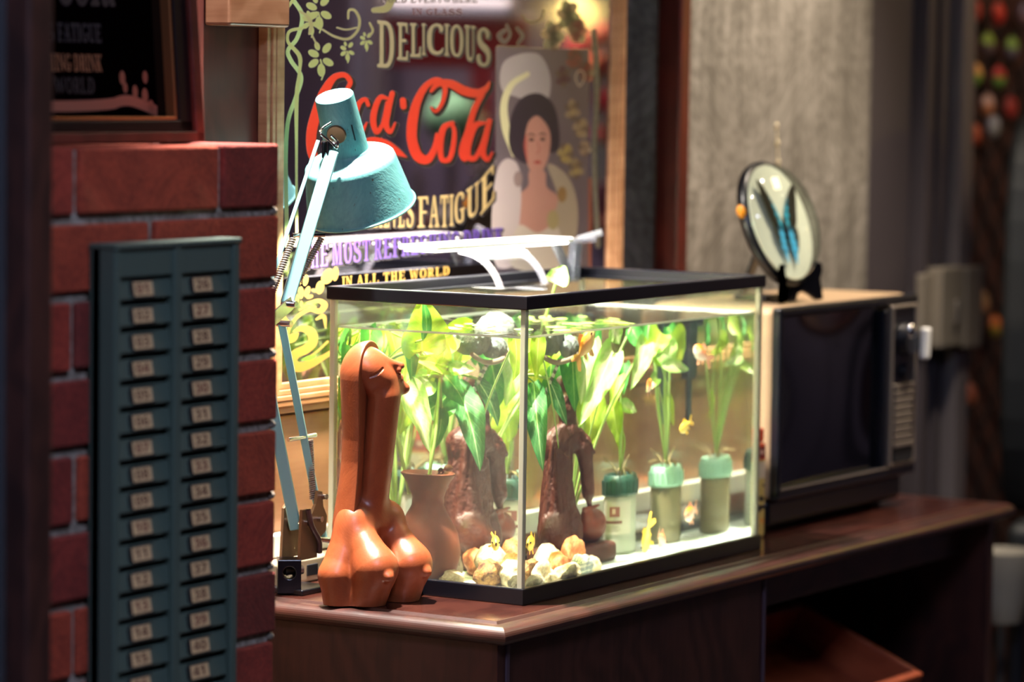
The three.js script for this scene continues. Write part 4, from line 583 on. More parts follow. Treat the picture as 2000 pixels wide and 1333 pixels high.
// goldfish
{
  const mFish = std({ vertexColors: true, roughness: 0.35 }), mEye = std({ color: 0x0a0806, roughness: 0.2 });
  function fishGeo(topCol, belly) {
    const N = 26, M = 16, pos = [], col = [], idx = [], tc = new THREE.Color(topCol), bc = new THREE.Color(belly), c = new THREE.Color();
    for (let i = 0; i <= N; i++) { const t = i / N, h = 0.36 * Math.pow(Math.sin(Math.PI * Math.min(1, t * 0.93 + 0.035)), 0.8) * (1 - 0.45 * t) + 0.02, w = h * 0.62; for (let j = 0; j < M; j++) { const a = (j / M) * 2 * Math.PI, y = Math.sin(a) * h * (Math.sin(a) < 0 ? 1.1 : 0.95), z = Math.cos(a) * w; pos.push(0.5 - t, y + 0.02, z); c.lerpColors(bc, tc, clamp(0.5 + y * 2.6)); col.push(c.r, c.g, c.b); } }
    for (let i = 0; i < N; i++) for (let j = 0; j < M; j++) { const a = i * M + j, b = i * M + (j + 1) % M; idx.push(a, b, b + M, a, b + M, a + M); }
    const fin = (pts, bend) => { const s = pos.length / 3, n = pts.length; pts.forEach(([x, y, z]) => { pos.push(x, y, z + bend * (x + 0.4) ** 2); c.lerpColors(tc, bc, 0.35); col.push(c.r, c.g, c.b); }); for (let k = 1; k < n - 1; k++) idx.push(s, s + k, s + k + 1); };
    fin([[-0.42, 0.02, 0], [-0.6, 0.22, 0], [-0.85, 0.34, 0.03], [-0.92, 0.24, 0.04], [-0.72, 0.04, 0]], 0.5); fin([[-0.42, 0.02, 0], [-0.72, 0.04, 0], [-0.92, -0.2, 0.04], [-0.84, -0.34, 0.05], [-0.58, -0.18, 0]], 0.4);
    fin([[0.12, 0.3, 0], [0.0, 0.5, 0], [-0.2, 0.44, 0.02], [-0.3, 0.2, 0]], 0); fin([[0.05, -0.3, 0.08], [-0.05, -0.52, 0.12], [-0.16, -0.46, 0.12], [-0.1, -0.26, 0.07]], 0); fin([[0.05, -0.3, -0.08], [-0.05, -0.5, -0.12], [-0.16, -0.44, -0.12], [-0.1, -0.26, -0.07]], 0); fin([[0.2, -0.05, 0.2], [0.05, -0.12, 0.34], [0.02, -0.2, 0.3], [0.12, -0.16, 0.2]], 0); fin([[-0.22, -0.18, 0], [-0.34, -0.36, 0], [-0.4, -0.3, 0], [-0.34, -0.12, 0]], 0);
    const g = new THREE.BufferGeometry(); g.setAttribute('position', new THREE.Float32BufferAttribute(pos, 3)); g.setAttribute('color', new THREE.Float32BufferAttribute(col, 3)); g.setIndex(idx); g.computeVertexNormals(); return g;
  }
  const kinds = [fishGeo(0xf08a1c, 0xf8d8a0), fishGeo(0xf07a10, 0xfff4e6), fishGeo(0xf2c02c, 0xf8e07a)];
  mFish.side = THREE.DoubleSide;
  const list = [[0.2, 0.292, -0.062, 0.037, -0.35, 0.85, 0, 'orange goldfish just under the water surface with its head up'], [0.486, 0.263, -0.06, 0.03, 2.6, 0.5, 1, 'orange and white goldfish high up near the right end of the aquarium'], [0.448, 0.171, -0.06, 0.022, 2.9, -0.4, 2, 'small pale yellow goldfish halfway up at the right'], [0.466, 0.058, -0.06, 0.03, 3.3, -0.2, 1, 'orange goldfish with a white belly swimming low before the pale capped bottle'], [0.354, 0.037, -0.06, 0.036, 1.4, -1.1, 2, 'yellow goldfish nosing down to the floor in front of the clear bottle'], [0.393, 0.032, -0.06, 0.028, 0.4, -0.5, 1, 'white goldfish with an orange back close beside the yellow one'], [0.091, 0.06, -0.079, 0.028, 3.6, -0.05, 2, 'yellow goldfish hovering over the stones by the near corner post'], [0.345, 0.231, -0.05, 0.024, 0.6, 0.4, 1, 'white goldfish between the leaves in the upper middle of the aquarium']];
  for (const [x, y, z, s, yaw, pitch, k, label] of list) {
    const t = thing('goldfish', label, 'fish', [x, y, z]); t.rotation.order = 'YXZ'; t.rotation.set(0, yaw, pitch); t.scale.setScalar(s * 1.05);
    part('body', kinds[k], mFish, t); for (const e of [-1, 1]) part('eye', ball(0.045, 0.36, 0.07, e * 0.15), mEye, t);
  }
}

// ---------------------------------------------------------------- long necked clay bust
{
  const t = thing('clay_bust', 'polished terracotta bust of a woman with a very long neck and upturned face', 'figurine', [-0.069, 0, -0.163], -0.227);
  // head axes: across the face, down the face, out of the face
  const HC = [0.0036, 0.268, -0.001], AL = [0.604, 0.42, -0.677], AA = [0.684, -0.716, 0.126], AN = [0.416, 0.543, 0.729];
  const head = (x, y, z) => {
    const px = x - HC[0], py = y - HC[1], pz = z - HC[2], l = px * AL[0] + py * AL[1] + pz * AL[2], a = px * AA[0] + py * AA[1] + pz * AA[2], n = px * AN[0] + py * AN[1] + pz * AN[2];
    let d = dEll(l, a, n, [0, -0.006, -0.006], [0.0275, 0.0335, 0.0245]);
    d = smin(d, dEll(l, a, n, [0, 0.006, -0.002], [0.0215, 0.032, 0.0205]), 0.01);
    d = smin(d, dCap(l, a, n, [0, 0.015, -0.001], [0, 0.0365, 0.0125], 0.0165, 0.0068), 0.011);               // jaw and chin
    for (const s of [-1, 1]) d = smin(d, dEll(l, a, n, [s * 0.013, 0.0085, 0.006], [0.0088, 0.011, 0.0075]), 0.01);
    d = smin(d, dCap(l, a, n, [0, -0.010, 0.0145], [0, 0.0098, 0.0275], 0.0026, 0.0042), 0.007);              // nose
    for (const s of [-1, 1]) d = smin(d, Math.hypot(l - s * 0.0038, a - 0.0112, n - 0.0235) - 0.0034, 0.003);
    d = smin(d, dCap(l, a, n, [-0.006, 0.0182, 0.0185], [0.006, 0.0182, 0.0185], 0.0026, 0.0026), 0.0022);    // lips
    d = smin(d, dCap(l, a, n, [-0.005, 0.0232, 0.0178], [0.005, 0.0232, 0.0178], 0.0028, 0.0028), 0.0022);
    d = smax(d, -dCap(l, a, n, [-0.0078, 0.0207, 0.0205], [0.0078, 0.0207, 0.0205], 0.0013, 0.0013), 0.0008);
    for (const s of [-1, 1]) {
      d = smax(d, -dCap(l, a, n, [s * 0.0026, 0.0155, 0.021], [s * 0.0036, 0.0138, 0.0275], 0.0026, 0.002), 0.0008);
      for (const [u, v] of EYES) d = smax(d, -dCap(l, a, n, [s * u[0], u[1], u[2]], [s * v[0], v[1], v[2]], 0.0017, 0.0017), 0.0008);
    }
    return d;
  };
  const EYES = [];
  { // the closed eyelids: a short curve laid on the face
    const at = (n, a) => { let l = 0.05; for (let k = 0; k < 60; k++) { const d = head(HC[0] + l * AL[0] + a * AA[0] + n * AN[0], HC[1] + l * AL[1] + a * AA[1] + n * AN[1], HC[2] + l * AL[2] + a * AA[2] + n * AN[2]); if (d < 0.0002) break; l -= Math.max(d, 0.0002) * 0.8; } return [l, a, n]; };
    const c = [[-0.001, -0.0125], [0.003, -0.0108], [0.007, -0.0096], [0.011, -0.0086], [0.0145, -0.0082]].map((p) => at(...p)); for (let i = 0; i < c.length - 1; i++) EYES.push([c[i], c[i + 1]]);
  }
  const body = (x, y, z) => {
    let d = dEll(x, y, z, [0, 0.03, -0.016], [0.044, 0.1, 0.026]);
    for (const s of [-1, 1]) {
      d = smin(d, dCap(x, y, z, [s * 0.0265, 0.093, -0.007], [s * 0.0535, 0.034, -0.006], 0.0175, 0.0195), 0.012);
      d = smin(d, dCap(x, y, z, [s * 0.0535, 0.034, -0.006], [s * 0.05, -0.01, -0.002], 0.0193, 0.0175), 0.006);
      d = smin(d, dEll(x, y, z, [s * 0.0265, 0.087, -0.004], [0.021, 0.027, 0.019]), 0.012);
      d = smin(d, dCap(x, y, z, [s * 0.0255, 0.088, -0.003], [s * 0.0272, 0.044, 0.0325], 0.0165, 0.0255), 0.0055);
      d = smin(d, dCap(x, y, z, [s * 0.0272, 0.044, 0.0325], [s * 0.0265, 0.006, 0.0185], 0.0254, 0.023), 0.008);
      d = smin(d, Math.hypot(x - s * 0.0305, y - 0.037, z - 0.0585) - 0.0062, 0.005);
    }
    d = smin(d, dCap(x, y, z, [0.0, 0.095, -0.005], [0.0078, 0.24, 0.0075], 0.0182, 0.0195), 0.014);
    d = smax(d, -dEll(x, y, z, [0, -0.006, 0.05], [0.012, 0.017, 0.03]), 0.006);
    if (y > 0.2) d = smin(d, head(x, y, z), 0.007);
    return Math.max(d, -y);
  };
  const hair = (x, y, z) => {
    const k = y, r = k > 0.26 ? 0.0345 : 0.031 + 0.0035 * clamp((k - 0.19) / 0.07) + 0.008 * clamp((0.165 - k) / 0.075) ** 1.3;
    const low = y < 0.264, ex = -0.004, ez = -0.005 - 0.004 * clamp((0.2 - k) / 0.1);
    let d = low ? Math.hypot(x - ex, z - ez) - r : dEll(x, y, z, [ex, 0.264, ez], [0.0345, 0.0405, 0.0345]);
    const edge = -0.0045 - 0.004 * clamp((0.2 - y) / 0.1);
    d = smax(d, 0.396 * x + 0.918 * z - edge, 0.0012);
    d = smax(d, -dCap(x, y, z, [0.002, 0.1, 0.012], [0.006, 0.246, 0.018], 0.024, 0.0255), 0.003);            // hollow that lets the neck stand free
    return Math.max(d, 0.074 - y);
  };
  part('body', withUV(nets(body, [-0.086, -0.004, -0.056], [0.086, 0.315, 0.066], 0.0012), 0.12), mClay, t);
  part('hair', withUV(nets(hair, [-0.055, 0.07, -0.066], [0.05, 0.316, 0.03], 0.0013), 0.12), mClay, t);
}
// ---------------------------------------------------------------- portable television
{
  const t = thing('television', 'old portable television with a dark screen and push button panel on the counter', 'television', [0.737, 0, -0.05], 0);
  const W = 0.44, H = 0.307, mCase = std({ color: 0x0d0f18, roughness: 0.35 }), mShell = std({ color: 0xa08668, roughness: 0.5 }), mTrim = std({ color: 0x8f847a, roughness: 0.35, metalness: 0.5 });
  part('shell', [withUV(box(W, H - 0.045, 0.19, W / 2, 0.045 + (H - 0.045) / 2, -0.105, 0.012), 0.4), box(W * 0.7, 0.2, 0.07, W / 2, 0.15, -0.235, 0.02)], mShell, t);
  part('front_frame', [box(W, 0.013, 0.014, W / 2, H - 0.0065, -0.004, 0.004), box(0.012, H - 0.05, 0.014, 0.006, 0.045 + (H - 0.045) / 2, -0.004, 0.004), box(0.012, H - 0.05, 0.014, W - 0.006, 0.045 + (H - 0.045) / 2, -0.004, 0.004), box(W, 0.016, 0.014, W / 2, 0.053, -0.004, 0.004), box(0.014, H - 0.07, 0.014, 0.336, 0.17, -0.004, 0.004)], mCase, t);
  const scr = new THREE.PlaneGeometry(0.316, 0.232, 24, 18), p = scr.attributes.position; for (let i = 0; i < p.count; i++) p.setZ(i, 0.008 * (1 - (p.getX(i) / 0.158) ** 2) * (1 - (p.getY(i) / 0.116) ** 2)); scr.computeVertexNormals();
  part('screen', scr.translate(0.17, 0.176, -0.0085), std({ color: 0x06070d, roughness: 0.08 }), t);
  part('lower_base', [box(W * 0.97, 0.04, 0.17, W / 2, 0.026, -0.1, 0.01), box(0.03, 0.008, 0.12, 0.04, 0.004, -0.1, 0.002), box(0.03, 0.008, 0.12, W - 0.04, 0.004, -0.1, 0.002)], mCase, t);
  part('lower_line', box(W * 0.96, 0.002, 0.002, W / 2, 0.06, 0.003, 0.0005), mTrim, t);
  const cp = group('control_panel', t); cp.position.set(0.389, 0, 0.003);
  part('panel_frame', [box(0.085, 0.005, 0.006, 0, 0.291, 0, 0.002), box(0.085, 0.005, 0.006, 0, 0.064, 0, 0.002), box(0.007, 0.23, 0.006, -0.04, 0.178, 0, 0.002), box(0.007, 0.23, 0.006, 0.04, 0.178, 0, 0.002)], mTrim, cp);
  part('panel_back', box(0.076, 0.224, 0.003, 0, 0.178, -0.001), mCase, cp);
  part('channel_knob', [new THREE.CylinderGeometry(0.022, 0.024, 0.014, 28).rotateX(Math.PI / 2).translate(0, 0.243, 0.008), new THREE.TorusGeometry(0.023, 0.002, 8, 28).translate(0, 0.243, 0.005)], mCase, cp);
  part('knob_pointer', [box(0.016, 0.046, 0.012, 0.014, 0.238, 0.02, 0.004).rotateZ(-0.08)], mWhite, cp, 'white channel pointer');
  part('knob_cap', ball(0.011, -0.004, 0.256, 0.014, 1, 1, 0.6), mChrome, cp);
  part('lower_knob', new THREE.CylinderGeometry(0.01, 0.011, 0.01, 20).rotateX(Math.PI / 2).translate(0, 0.197, 0.005), mCase, cp);
  for (let i = 0; i < 9; i++) { part('push_button', box(0.066, 0.0075, 0.006, 0, 0.176 - i * 0.0105, 0.003, 0.0015), mTrim, cp); }
  part('label_plate', box(0.066, 0.018, 0.004, 0, 0.075, 0.002, 0.001), mBlackMatt, cp);
  const an = [[0.348, H - 0.004, -0.17], [0.352, 0.551, -0.19]], along = (s) => an[0].map((v, k) => v + (an[1][k] - v) * s);
  part('antenna', [rod(an[0], an[1], 0.0022, 0.0014), ...[0.55, 0.66, 0.77, 0.88, 0.98].map((s) => ball(0.0034, ...along(s), 1, 1.6, 1))], std({ color: 0xcdbf9e, roughness: 0.3, metalness: 0.4 }), t);
}
// ---------------------------------------------------------------- mounted butterfly under a glass dome
{
  const t = thing('butterfly_dome', 'blue butterfly mounted on a white disc under a glass dome on the television', 'butterfly display', [0.858, 0.3085, -0.115]);
  const tilt = group('tilted_disc', t); tilt.position.set(0.0, 0.108, 0.0); tilt.rotation.x = -0.33;
  const R = 0.0885, zc = (g) => g.rotateX(Math.PI / 2);
  part('disc', zc(lathe([[0.0001, -0.012], [R, -0.012], [R + 0.002, -0.006], [R + 0.0005, 0.001], [R - 0.005, 0.002], [0.0001, 0.002]], 64)), std({ color: 0x14161c, roughness: 0.3 }), tilt);
  part('backing', zc(new THREE.CylinderGeometry(R - 0.006, R - 0.006, 0.002, 64).translate(0, 0.003, 0)), std({ color: 0xd8d2c2, roughness: 0.7 }), tilt);
  const dome = []; for (let i = 0; i <= 20; i++) { const a = (i / 20) * Math.PI / 2; dome.push([Math.max(0.0001, (R - 0.003) * Math.cos(a)), 0.002 + 0.04 * Math.sin(a)]); }
  part('dome', zc(lathe(dome, 64)), mGlass, tilt);
  const bf = group('butterfly', t); bf.position.set(-0.004, -0.012, 0.008); bf.rotation.z = -0.08; bf.updateMatrix(); tilt.updateMatrix(); bf.applyMatrix4(tilt.matrix);
  const wing = (c1, c2, s, cut) => tex(128, 128, (x, y) => mixc(hex(c1), hex(c2), clamp((cut(x, y) + 0.25 * tile(x, y, 8, s)) * 2.4)));
  const mFore = std({ map: wing(0x1a1210, 0x2aa6c8, 3, (x, y) => 0.55 - Math.abs(x - 0.12 - 0.5 * (y - 0.36)) * 4.2 + 0.12 * Math.sin(y * 60)), roughness: 0.4, side: THREE.DoubleSide }), mHind = std({ map: wing(0x1a1512, 0x48b4ea, 5, (x, y) => 0.62 - Math.abs(x - 0.22) * 3 + 0.1 * Math.sin(y * 70)), roughness: 0.4, side: THREE.DoubleSide });
  const wingGeo = (pts, s) => { const sh = new THREE.Shape(); sh.moveTo(0, 0); const c = new THREE.SplineCurve(pts.map((p) => new THREE.Vector2(p[0] * s, p[1]))); c.getPoints(30).forEach((p) => sh.lineTo(p.x, p.y)); const g = new THREE.ExtrudeGeometry(sh, { depth: 0.0006, bevelEnabled: false }), q = g.attributes.position, uv = g.attributes.uv; for (let i = 0; i < q.count; i++) { uv.setXY(i, Math.abs(q.getX(i)) / 0.06, (q.getY(i) + 0.04) / 0.11); q.setZ(i, q.getZ(i) + 0.05 * Math.abs(q.getX(i))); } g.computeVertexNormals(); return g; };
  for (const s of [-1, 1]) { part('fore_wing', wingGeo([[0.002, 0.006], [0.014, 0.03], [0.034, 0.056], [0.05, 0.068], [0.054, 0.06], [0.044, 0.03], [0.034, 0.008], [0.016, -0.002]], s), mFore, bf); part('hind_wing', wingGeo([[0.004, 0.002], [0.03, 0.006], [0.033, -0.008], [0.026, -0.026], [0.018, -0.036], [0.012, -0.05], [0.008, -0.034], [0.003, -0.016]], s), mHind, bf); }
  part('insect_body', ball(0.003, 0, 0, 0.002, 1, 6, 1), std({ color: 0x16100c, roughness: 0.6 }), bf);
  part('bead', ball(0.008, -R - 0.004, 0.02, -0.004, 0.8, 1.2, 0.8), std({ color: 0xd88a20, roughness: 0.3 }), tilt);
  const leg = extrude([[-0.012, 0], [0.004, 0], [0.008, 0.01], [0.016, 0.013], [0.03, 0.008], [0.044, 0], [0.056, 0.001], [0.054, 0.014], [0.05, 0.03], [0.054, 0.042], [0.052, 0.052], [0.042, 0.054], [0.036, 0.046], [0.026, 0.036], [0.01, 0.032], [0, 0.036], [-0.012, 0.03]], 0.008, 0.0015).rotateY(-0.35);
  part('stand_leg', leg.clone().translate(0.012, 0, 0.014), mBlack, t); part('stand_leg', leg.clone().scale(-1, 1, 1).translate(-0.012, 0, 0.014), mBlack, t);
  part('stand_back', [flat([0, 0.004, -0.055], [0, 0.09, -0.022], 0.02, 0.005), box(0.05, 0.008, 0.05, 0, 0.004, -0.03, 0.002)], mBlack, t);
}
{ // fish food box
  const c = document.createElement('canvas'); c.width = 128; c.height = 512; const g = c.getContext('2d');
  g.fillStyle = '#b9a058'; g.fillRect(0, 0, 128, 512); g.fillStyle = '#c8b9a4'; g.fillRect(0, 100, 128, 90); g.fillStyle = '#c84a2a'; g.fillRect(0, 0, 128, 90); g.fillStyle = '#7a1c14'; g.fillRect(10, 20, 108, 60); g.fillStyle = '#e0c0b0'; g.fillRect(55, 36, 24, 24); g.fillStyle = '#1c1a18'; for (const [x, y, r] of [[70, 300, 22], [50, 350, 26], [85, 345, 18], [30, 400, 14], [90, 230, 12], [40, 440, 10]]) { g.beginPath(); g.ellipse(x, y, r, r * 0.7, 0.4, 0, 7); g.fill(); } g.fillStyle = '#c98a3a'; g.beginPath(); g.ellipse(80, 420, 22, 16, 0.3, 0, 7); g.fill();
  const map = new THREE.CanvasTexture(c); map.colorSpace = THREE.SRGBColorSpace;
  const t = thing('fish_food_tub', 'narrow printed fish food tub with an orange cap between aquarium and television', 'food tub', [0.693, 0, -0.068]);
  const b = new RoundedBoxGeometry(0.034, 0.128, 0.034, 3, 0.004).translate(0, 0.064, 0), p = b.attributes.position, uv = b.attributes.uv; for (let i = 0; i < p.count; i++) uv.setXY(i, Math.abs(p.getX(i) + p.getZ(i)) / 0.04, p.getY(i) / 0.128);
  part('body', b, std({ map, roughness: 0.35 }), t); part('cap', box(0.03, 0.02, 0.03, 0, 0.138, 0, 0.004), std({ color: 0xd8421c, roughness: 0.4 }), t, 'orange cap'); part('spout', lathe([[0.0001, 0.164], [0.006, 0.163], [0.011, 0.158], [0.012, 0.147], [0.0001, 0.147]], 20), std({ color: 0xe8d8a8, roughness: 0.5 }), t);
}
// ---------------------------------------------------------------- far right
{
  const p = thing('ornament_panel', 'dark lattice panel behind the gate hung with painted charms', 'panel', [2.55, 0, -0.52]);
  part('board', withUV(box(1.0, 2.2, 0.02, 0, 0.1, -0.02), 0.5), std({ map: tMahogany, roughness: 0.8 }), p);
  const sl = []; for (let i = -6; i <= 6; i++) for (const s of [-1, 1]) sl.push(flat([i * 0.098 - 0.6 * s, -0.5, -0.006], [i * 0.098 + 0.6 * s, 0.73, -0.006], 0.006, 0.004));
  part('lattice', sl, mBlackMatt, p).userData.kind = 'stuff';
  const cols = [[0xa8382c, 0xb84a3a], [0xb83028, 0xc84030], [0x6a5a5c, 0x88a040], [0x706a78, 0x88a850], [0x7aa040, 0xd8a060], [0x70a048, 0xb83a38], [0xc07848, 0xc09a90], [0xb03a34, 0x9a3030], [0xa8482c, 0xb05a40], [0x9a9a98, 0x9a9aa4], [0xb08058, 0x907050], [0xa09038, 0xc06a30], [0xb06848, 0x905040], [0x8a6a70, 0x6a5a70]];
  const at = [[1903, 2.372, 0.745], [0, 2.48, 0.742], [0, 2.435, 0.686], [0, 2.545, 0.68], [0, 2.383, 0.63], [0, 2.488, 0.626], [0, 2.44, 0.574], [0, 2.545, 0.57], [0, 2.385, 0.52], [0, 2.47, 0.535], [0, 2.44, 0.212], [0, 2.5, 0.165], [0, 2.39, 0.046], [0, 2.6, 0.745]];
  const words = ['brick red', 'bright red', 'grey and lime', 'mauve and green', 'green and cream', 'green and crimson', 'copper and pink', 'dark red', 'rust orange', 'pale silver', 'tan brown', 'gold and orange', 'terracotta pink', 'dusty purple'], spot = ['at the top beside the gate post', 'high in the top row', 'in the second row from the top', 'at the right in the second row', 'next to the gate post in the third row', 'at the right in the third row', 'in the fourth row', 'at the right in the fourth row', 'next to the gate post in the fifth row', 'above the chair back', 'beside the lock box', 'lowest by the chair back', 'low down beside the gate post', 'at the far right of the top row'];
  at.forEach(([, x, y], i) => { const c = thing('painted_charm', `${words[i]} painted charm ${spot[i]}`, 'charm', [x, y, -0.5], 0, 'painted charms on the lattice'); part('upper_half', new THREE.SphereGeometry(0.022, 18, 10, 0, 6.2832, 0, Math.PI / 2).scale(1, 0.95, 0.5).translate(0, -0.001, 0), std({ color: cols[i][1], roughness: 0.35 }), c); part('lower_half', new THREE.SphereGeometry(0.022, 18, 10, 0, 6.2832, Math.PI / 2, Math.PI / 2).scale(1, 0.95, 0.5).translate(0, -0.001, 0), std({ color: cols[i][0], roughness: 0.35 }), c); part('hook', rod([0, 0.02, 0], [0, 0.028, 0], 0.0015), mSteel, c); });
  const ch = thing('bar_chair', 'dark bottle green chair with a tall rounded back at the right edge', 'chair', [1.925, -T, -0.215], 0.25);
  const mC = std({ color: 0x0c1216, roughness: 0.6 }), b = []; for (let i = 0; i < 32; i++) { const a = (i / 32) * 6.283; b.push([0.155 * Math.sign(Math.cos(a)) * Math.pow(Math.abs(Math.cos(a)), 0.75), 0.98 + 0.33 * Math.sign(Math.sin(a)) * Math.pow(Math.abs(Math.sin(a)), 0.75)]); }
  part('backrest', extrude(b, 0.05, 0.012), mC, ch); part('seat', box(0.36, 0.06, 0.36, 0, 0.62, 0.2, 0.02), mC, ch);
  for (const [x, z] of [[-0.15, 0.04], [0.15, 0.04], [-0.15, 0.35], [0.15, 0.35]]) part('leg', rod([x * 1.15, 0, z], [x, 0.6, z], 0.014), mBlackMatt, ch);
  const sh = thing('floor_lamp', 'pale grey tapering lampshade on a stand low at the right edge', 'lamp', [1.7, -T, -0.13]);
  part('shade', lathe([[0.03, 0.5], [0.046, 0.57], [0.056, 0.615], [0.054, 0.615], [0.028, 0.5]], 32), std({ color: 0x8f8a7e, roughness: 0.8, side: THREE.DoubleSide }), sh); part('pole', rod([0, 0.02, 0], [0, 0.56, 0], 0.006), mBlackMatt, sh); part('base', lathe([[0.0001, 0], [0.07, 0], [0.07, 0.012], [0.0001, 0.02]], 24), mBlackMatt, sh);
}
// ---------------------------------------------------------------- the room to the right, seen only in the mirror
{
  const mW = (c) => std({ color: c, roughness: 0.7 });
  const c = thing('painted_pole', 'pale lilac grey painted pole standing in the room reflected in the mirror', 'pole', [2.27, -T, 1.06]); part('shaft', new THREE.CylinderGeometry(0.031, 0.031, 2.6, 24).translate(0, 1.3, 0), mW(0xb4b0c4), c); part('foot', lathe([[0.0001, 0], [0.09, 0], [0.09, 0.02], [0.04, 0.06], [0.0001, 0.06]], 24), mW(0x8a8894), c);
  const k = thing('added_cabinet', 'tall slate violet cabinet added to tint the mirror reflection', 'cabinet', [2.97, -T, 1.22], -2.14); part('carcass', withUV(box(1.2, 2.1, 0.4, 0, 1.05, -0.25, 0.01), 0.5), mW(0x4a4460), k); for (const x of [-0.395, 0, 0.395]) { const d = part('door', withUV(box(0.38, 2.0, 0.02, x, 1.05, -0.03, 0.006), 0.5, true), mW(0x544c6a), k); part('handle', rod([x + 0.15, 1.0, -0.01], [x + 0.15, 1.16, -0.01], 0.008), mSteel, d); }  // cabinet added so the mirror picks up a purple backdrop
  const s = thing('side_table', 'narrow high bar table carrying lamps in the room reflected in the mirror', 'table', [2.62, -T, 0.96], 1.0); part('top', withUV(box(0.75, 0.03, 0.26, 0, 1.06, 0, 0.006), 0.5), mRose, s); for (const [x, z] of [[-0.33, -0.1], [0.33, -0.1], [-0.33, 0.1], [0.33, 0.1]]) part('leg', rod([x, 0, z], [x, 1.05, z], 0.016), mBlackMatt, s);
  const v = thing('red_valance', 'dark red cloth valance hung high in the room reflected in the mirror', 'valance', [2.52, 0.62, 1.02], 1.0); part('cloth', box(0.3, 0.1, 0.02, 0, 0.06, 0, 0.006), mW(0x8c1826), v); part('tail', box(0.05, 0.22, 0.018, 0.06, -0.06, 0, 0.006), mW(0xa82838), v); part('rail', [rod([-0.17, 0.115, 0], [0.17, 0.115, 0], 0.006), rod([-0.16, 0.115, 0], [-0.16, 1.3, 0], 0.003), rod([0.16, 0.115, 0], [0.16, 1.3, 0], 0.003)], mSteel, v);
  const fl = thing('tube_lamp', 'short white tube lamp hung above the red valance reflected in the mirror', 'lamp', [2.5, 0.757, 1.02], 1.0); part('tube', rod([-0.12, 0, 0], [0.12, 0, 0], 0.013), std({ color: 0xffffff, emissive: 0xf6ecff, emissiveIntensity: 0.55 }), fl); part('holder', [rod([-0.12, 0, 0], [-0.13, 0, 0], 0.016), rod([0.12, 0, 0], [0.13, 0, 0], 0.016), rod([-0.125, 0, 0], [-0.125, 1.18, 0], 0.003), rod([0.125, 0, 0], [0.125, 1.18, 0], 0.003)], mSteel, fl);
  const TL = new THREE.RectAreaLight(0xf6ecff, 0.55, 0.24, 0.02); TL.name = 'tube_lamp_light'; TL.position.set(0, -0.0145, 0); TL.rotation.x = -Math.PI / 2; fl.add(TL);
  const gl = thing('green_glass_lamp', 'round green and cream glass lamp on the bar table reflected in the mirror', 'lamp', [2.485, 0.296, 1.0]); part('globe', ball(0.055, 0, 0.23, 0), mW(0x7fb890), gl); part('collar', ball(0.04, 0.045, 0.21, -0.02, 0.8, 1, 0.8), mW(0xe0cfa4), gl); part('stem', rod([0, 0.0, 0], [0, 0.18, 0], 0.01), mSteel, gl); part('base', lathe([[0.0001, 0.03], [0.05, 0.03], [0.04, 0.045], [0.0001, 0.05]], 24), mSteel, gl);
  const tl = thing('tan_shade_lamp', 'squat lamp with a tan cone shade on the bar table reflected in the mirror', 'lamp', [2.61, 0.296, 0.93]); part('shade', lathe([[0.075, 0.05], [0.03, 0.13], [0.025, 0.13], [0.07, 0.05]], 28), std({ color: 0xd09a5c, roughness: 0.7, side: THREE.DoubleSide }), tl); part('stem', rod([0, 0.03, 0], [0, 0.12, 0], 0.008), mSteel, tl); part('bottle_tip', rod([-0.07, 0.12, 0.05], [-0.04, 0.17, 0.04], 0.012), mWhite, tl);
  const pb = thing('pendant_bulb', 'yellow glowing pendant bulb in the room reflected in the mirror', 'lamp', [2.86, 0.7, 0.93]); part('bulb', ball(0.035, 0, 0.05, 0), std({ color: 0xfff0a0, emissive: 0xffe27a, emissiveIntensity: 2.2 }), pb); part('flex', rod([0, 0.085, 0], [0, 1.24, 0], 0.004), mBlackMatt, pb);
  const PL = new THREE.PointLight(0xffe27a, 0.35, 0, 2); PL.name = 'pendant_bulb_light'; PL.position.set(0, 0.05, 0); pb.add(PL);
  const fw = thing('red_flowers', 'spray of red and pink cloth flowers in the room reflected in the mirror', 'flowers', [2.82, 0.326, 0.845]); part('stem', [rod([0, 0, 0], [0, 0.34, 0], 0.006), rod([0, 0.2, 0], [-0.04, 0.34, 0.03], 0.004)], mW(0x3a5a34), fw); for (const [x, y, z, r] of [[0, 0.38, 0, 0.03], [0.02, 0.31, 0.02, 0.034], [-0.045, 0.35, 0.03, 0.03], [0.01, 0.24, -0.02, 0.034], [0.03, 0.17, 0.0, 0.03]]) part('flower', ball(r, x, y, z, 1, 0.8, 1), mW(y > 0.33 ? 0xc02838 : 0xb02030), fw); part('pot', lathe([[0.0001, 0], [0.03, 0], [0.04, 0.07], [0.036, 0.07], [0.0001, 0.06]], 20), mW(0x705060), fw);
}
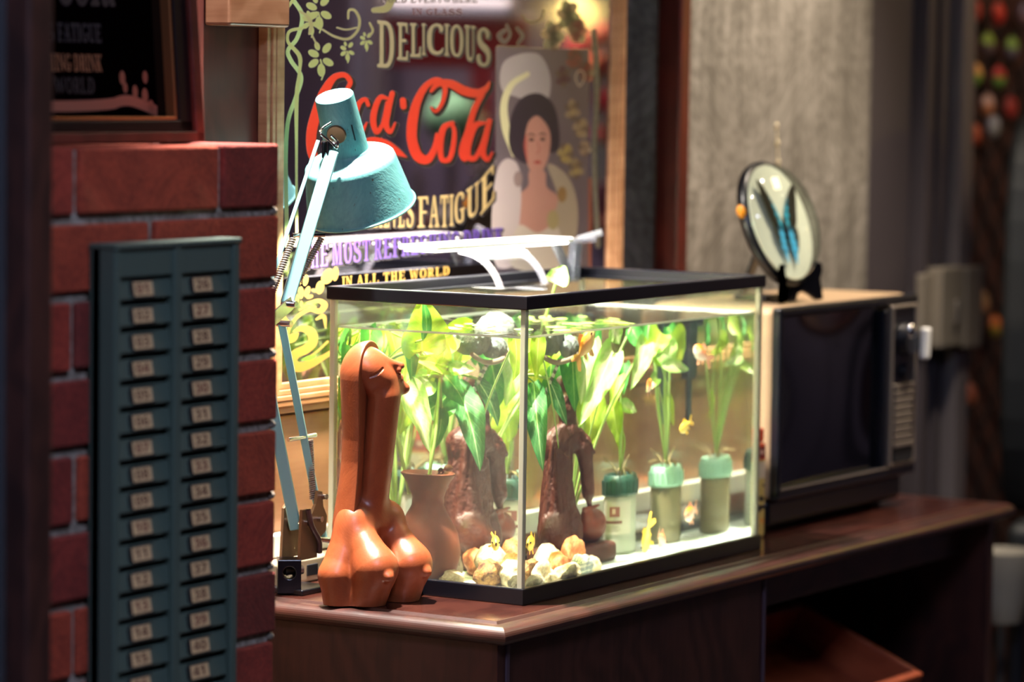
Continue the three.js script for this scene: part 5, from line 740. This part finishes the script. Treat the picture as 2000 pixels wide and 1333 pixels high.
// ---------------------------------------------------------------- ceiling spotlight over the aquarium, and added fill lights
function downlight(label, x, z, tx, ty, tz, power, col, angle, soft) {
  const t = thing('ceiling_spotlight', label, 'lamp', [x, 1.86, z]), d = V(tx - x, ty - 1.86, tz - z).normalize(), q = new THREE.Quaternion().setFromUnitVectors(V(0, -1, 0), d);
  part('housing', lathe([[0.0001, 0.07], [0.045, 0.07], [0.05, 0.0], [0.047, 0.0], [0.043, 0.062], [0.0001, 0.062]], 28).applyQuaternion(q), mBlackMatt, t); part('lens', new THREE.CylinderGeometry(0.042, 0.042, 0.004, 28).translate(0, 0.01, 0).applyQuaternion(q), std({ color: 0xffffff, emissive: col, emissiveIntensity: 12 }), t); part('stem', rod([0, 0.06, 0], [0, 0.092, 0], 0.012), mBlackMatt, t);
  const L = new THREE.SpotLight(col, power, 0, angle, 0.6, 2); L.name = 'spot'; L.position.copy(d).multiplyScalar(0.012); L.target.position.copy(d); L.shadow.radius = soft; L.castShadow = true; t.add(L, L.target);
}
downlight('black ceiling spotlight aimed at the desk lamp and aquarium', -0.2, -0.25, 0.02, 0.2, -0.18, LAMP.spot, 0xfff6ea, 0.52, 2);
downlight('unseen spotlight added to brighten the television end of the counter', 1.2, 0.25, 1.3, 0.25, -0.25, LAMP.right, 0xffeed8, 0.42, 2);  // added fill that lifts the concrete, lock box and television
downlight('unseen spotlight added to brighten the objects reflected in the printed mirror', 2.25, 1.35, 2.6, 0.45, 1.0, LAMP.beyond, 0xfff0dc, 0.42, 2);  // added so the things shown in the mirror come out brighter
function panel(label, x, z, w, d, power, col) {
  const t = thing('added_fill_panel', label, 'lamp', [x, 1.94, z]); part('frame', ring(-w / 2 - 0.02, w / 2 + 0.02, -d / 2 - 0.02, d / 2 + 0.02, 0.02, -0.02, 0.01), mWhite, t); part('diffuser', box(w, 0.006, d, 0, -0.008, 0), std({ color: 0xffffff, emissive: col, emissiveIntensity: power }), t);
  const L = new THREE.RectAreaLight(col, power, w, d); L.name = 'panel'; L.position.y = -0.014; L.rotation.x = -Math.PI / 2; t.add(L);
}
panel('unseen square panel added as bluish fill light in front of the brick pillar', -1.9, 1.5, 0.6, 0.6, LAMP.room, 0xcad7ff);  // added cool fill for the brick face and the dark fronts
panel('unseen square panel added to brighten the room reflected in the mirror', 2.1, 0.75, 0.6, 0.6, LAMP.far, 0xffe2c0);  // added weak fill for the mirrored end of the room

renderer.render(scene, camera);
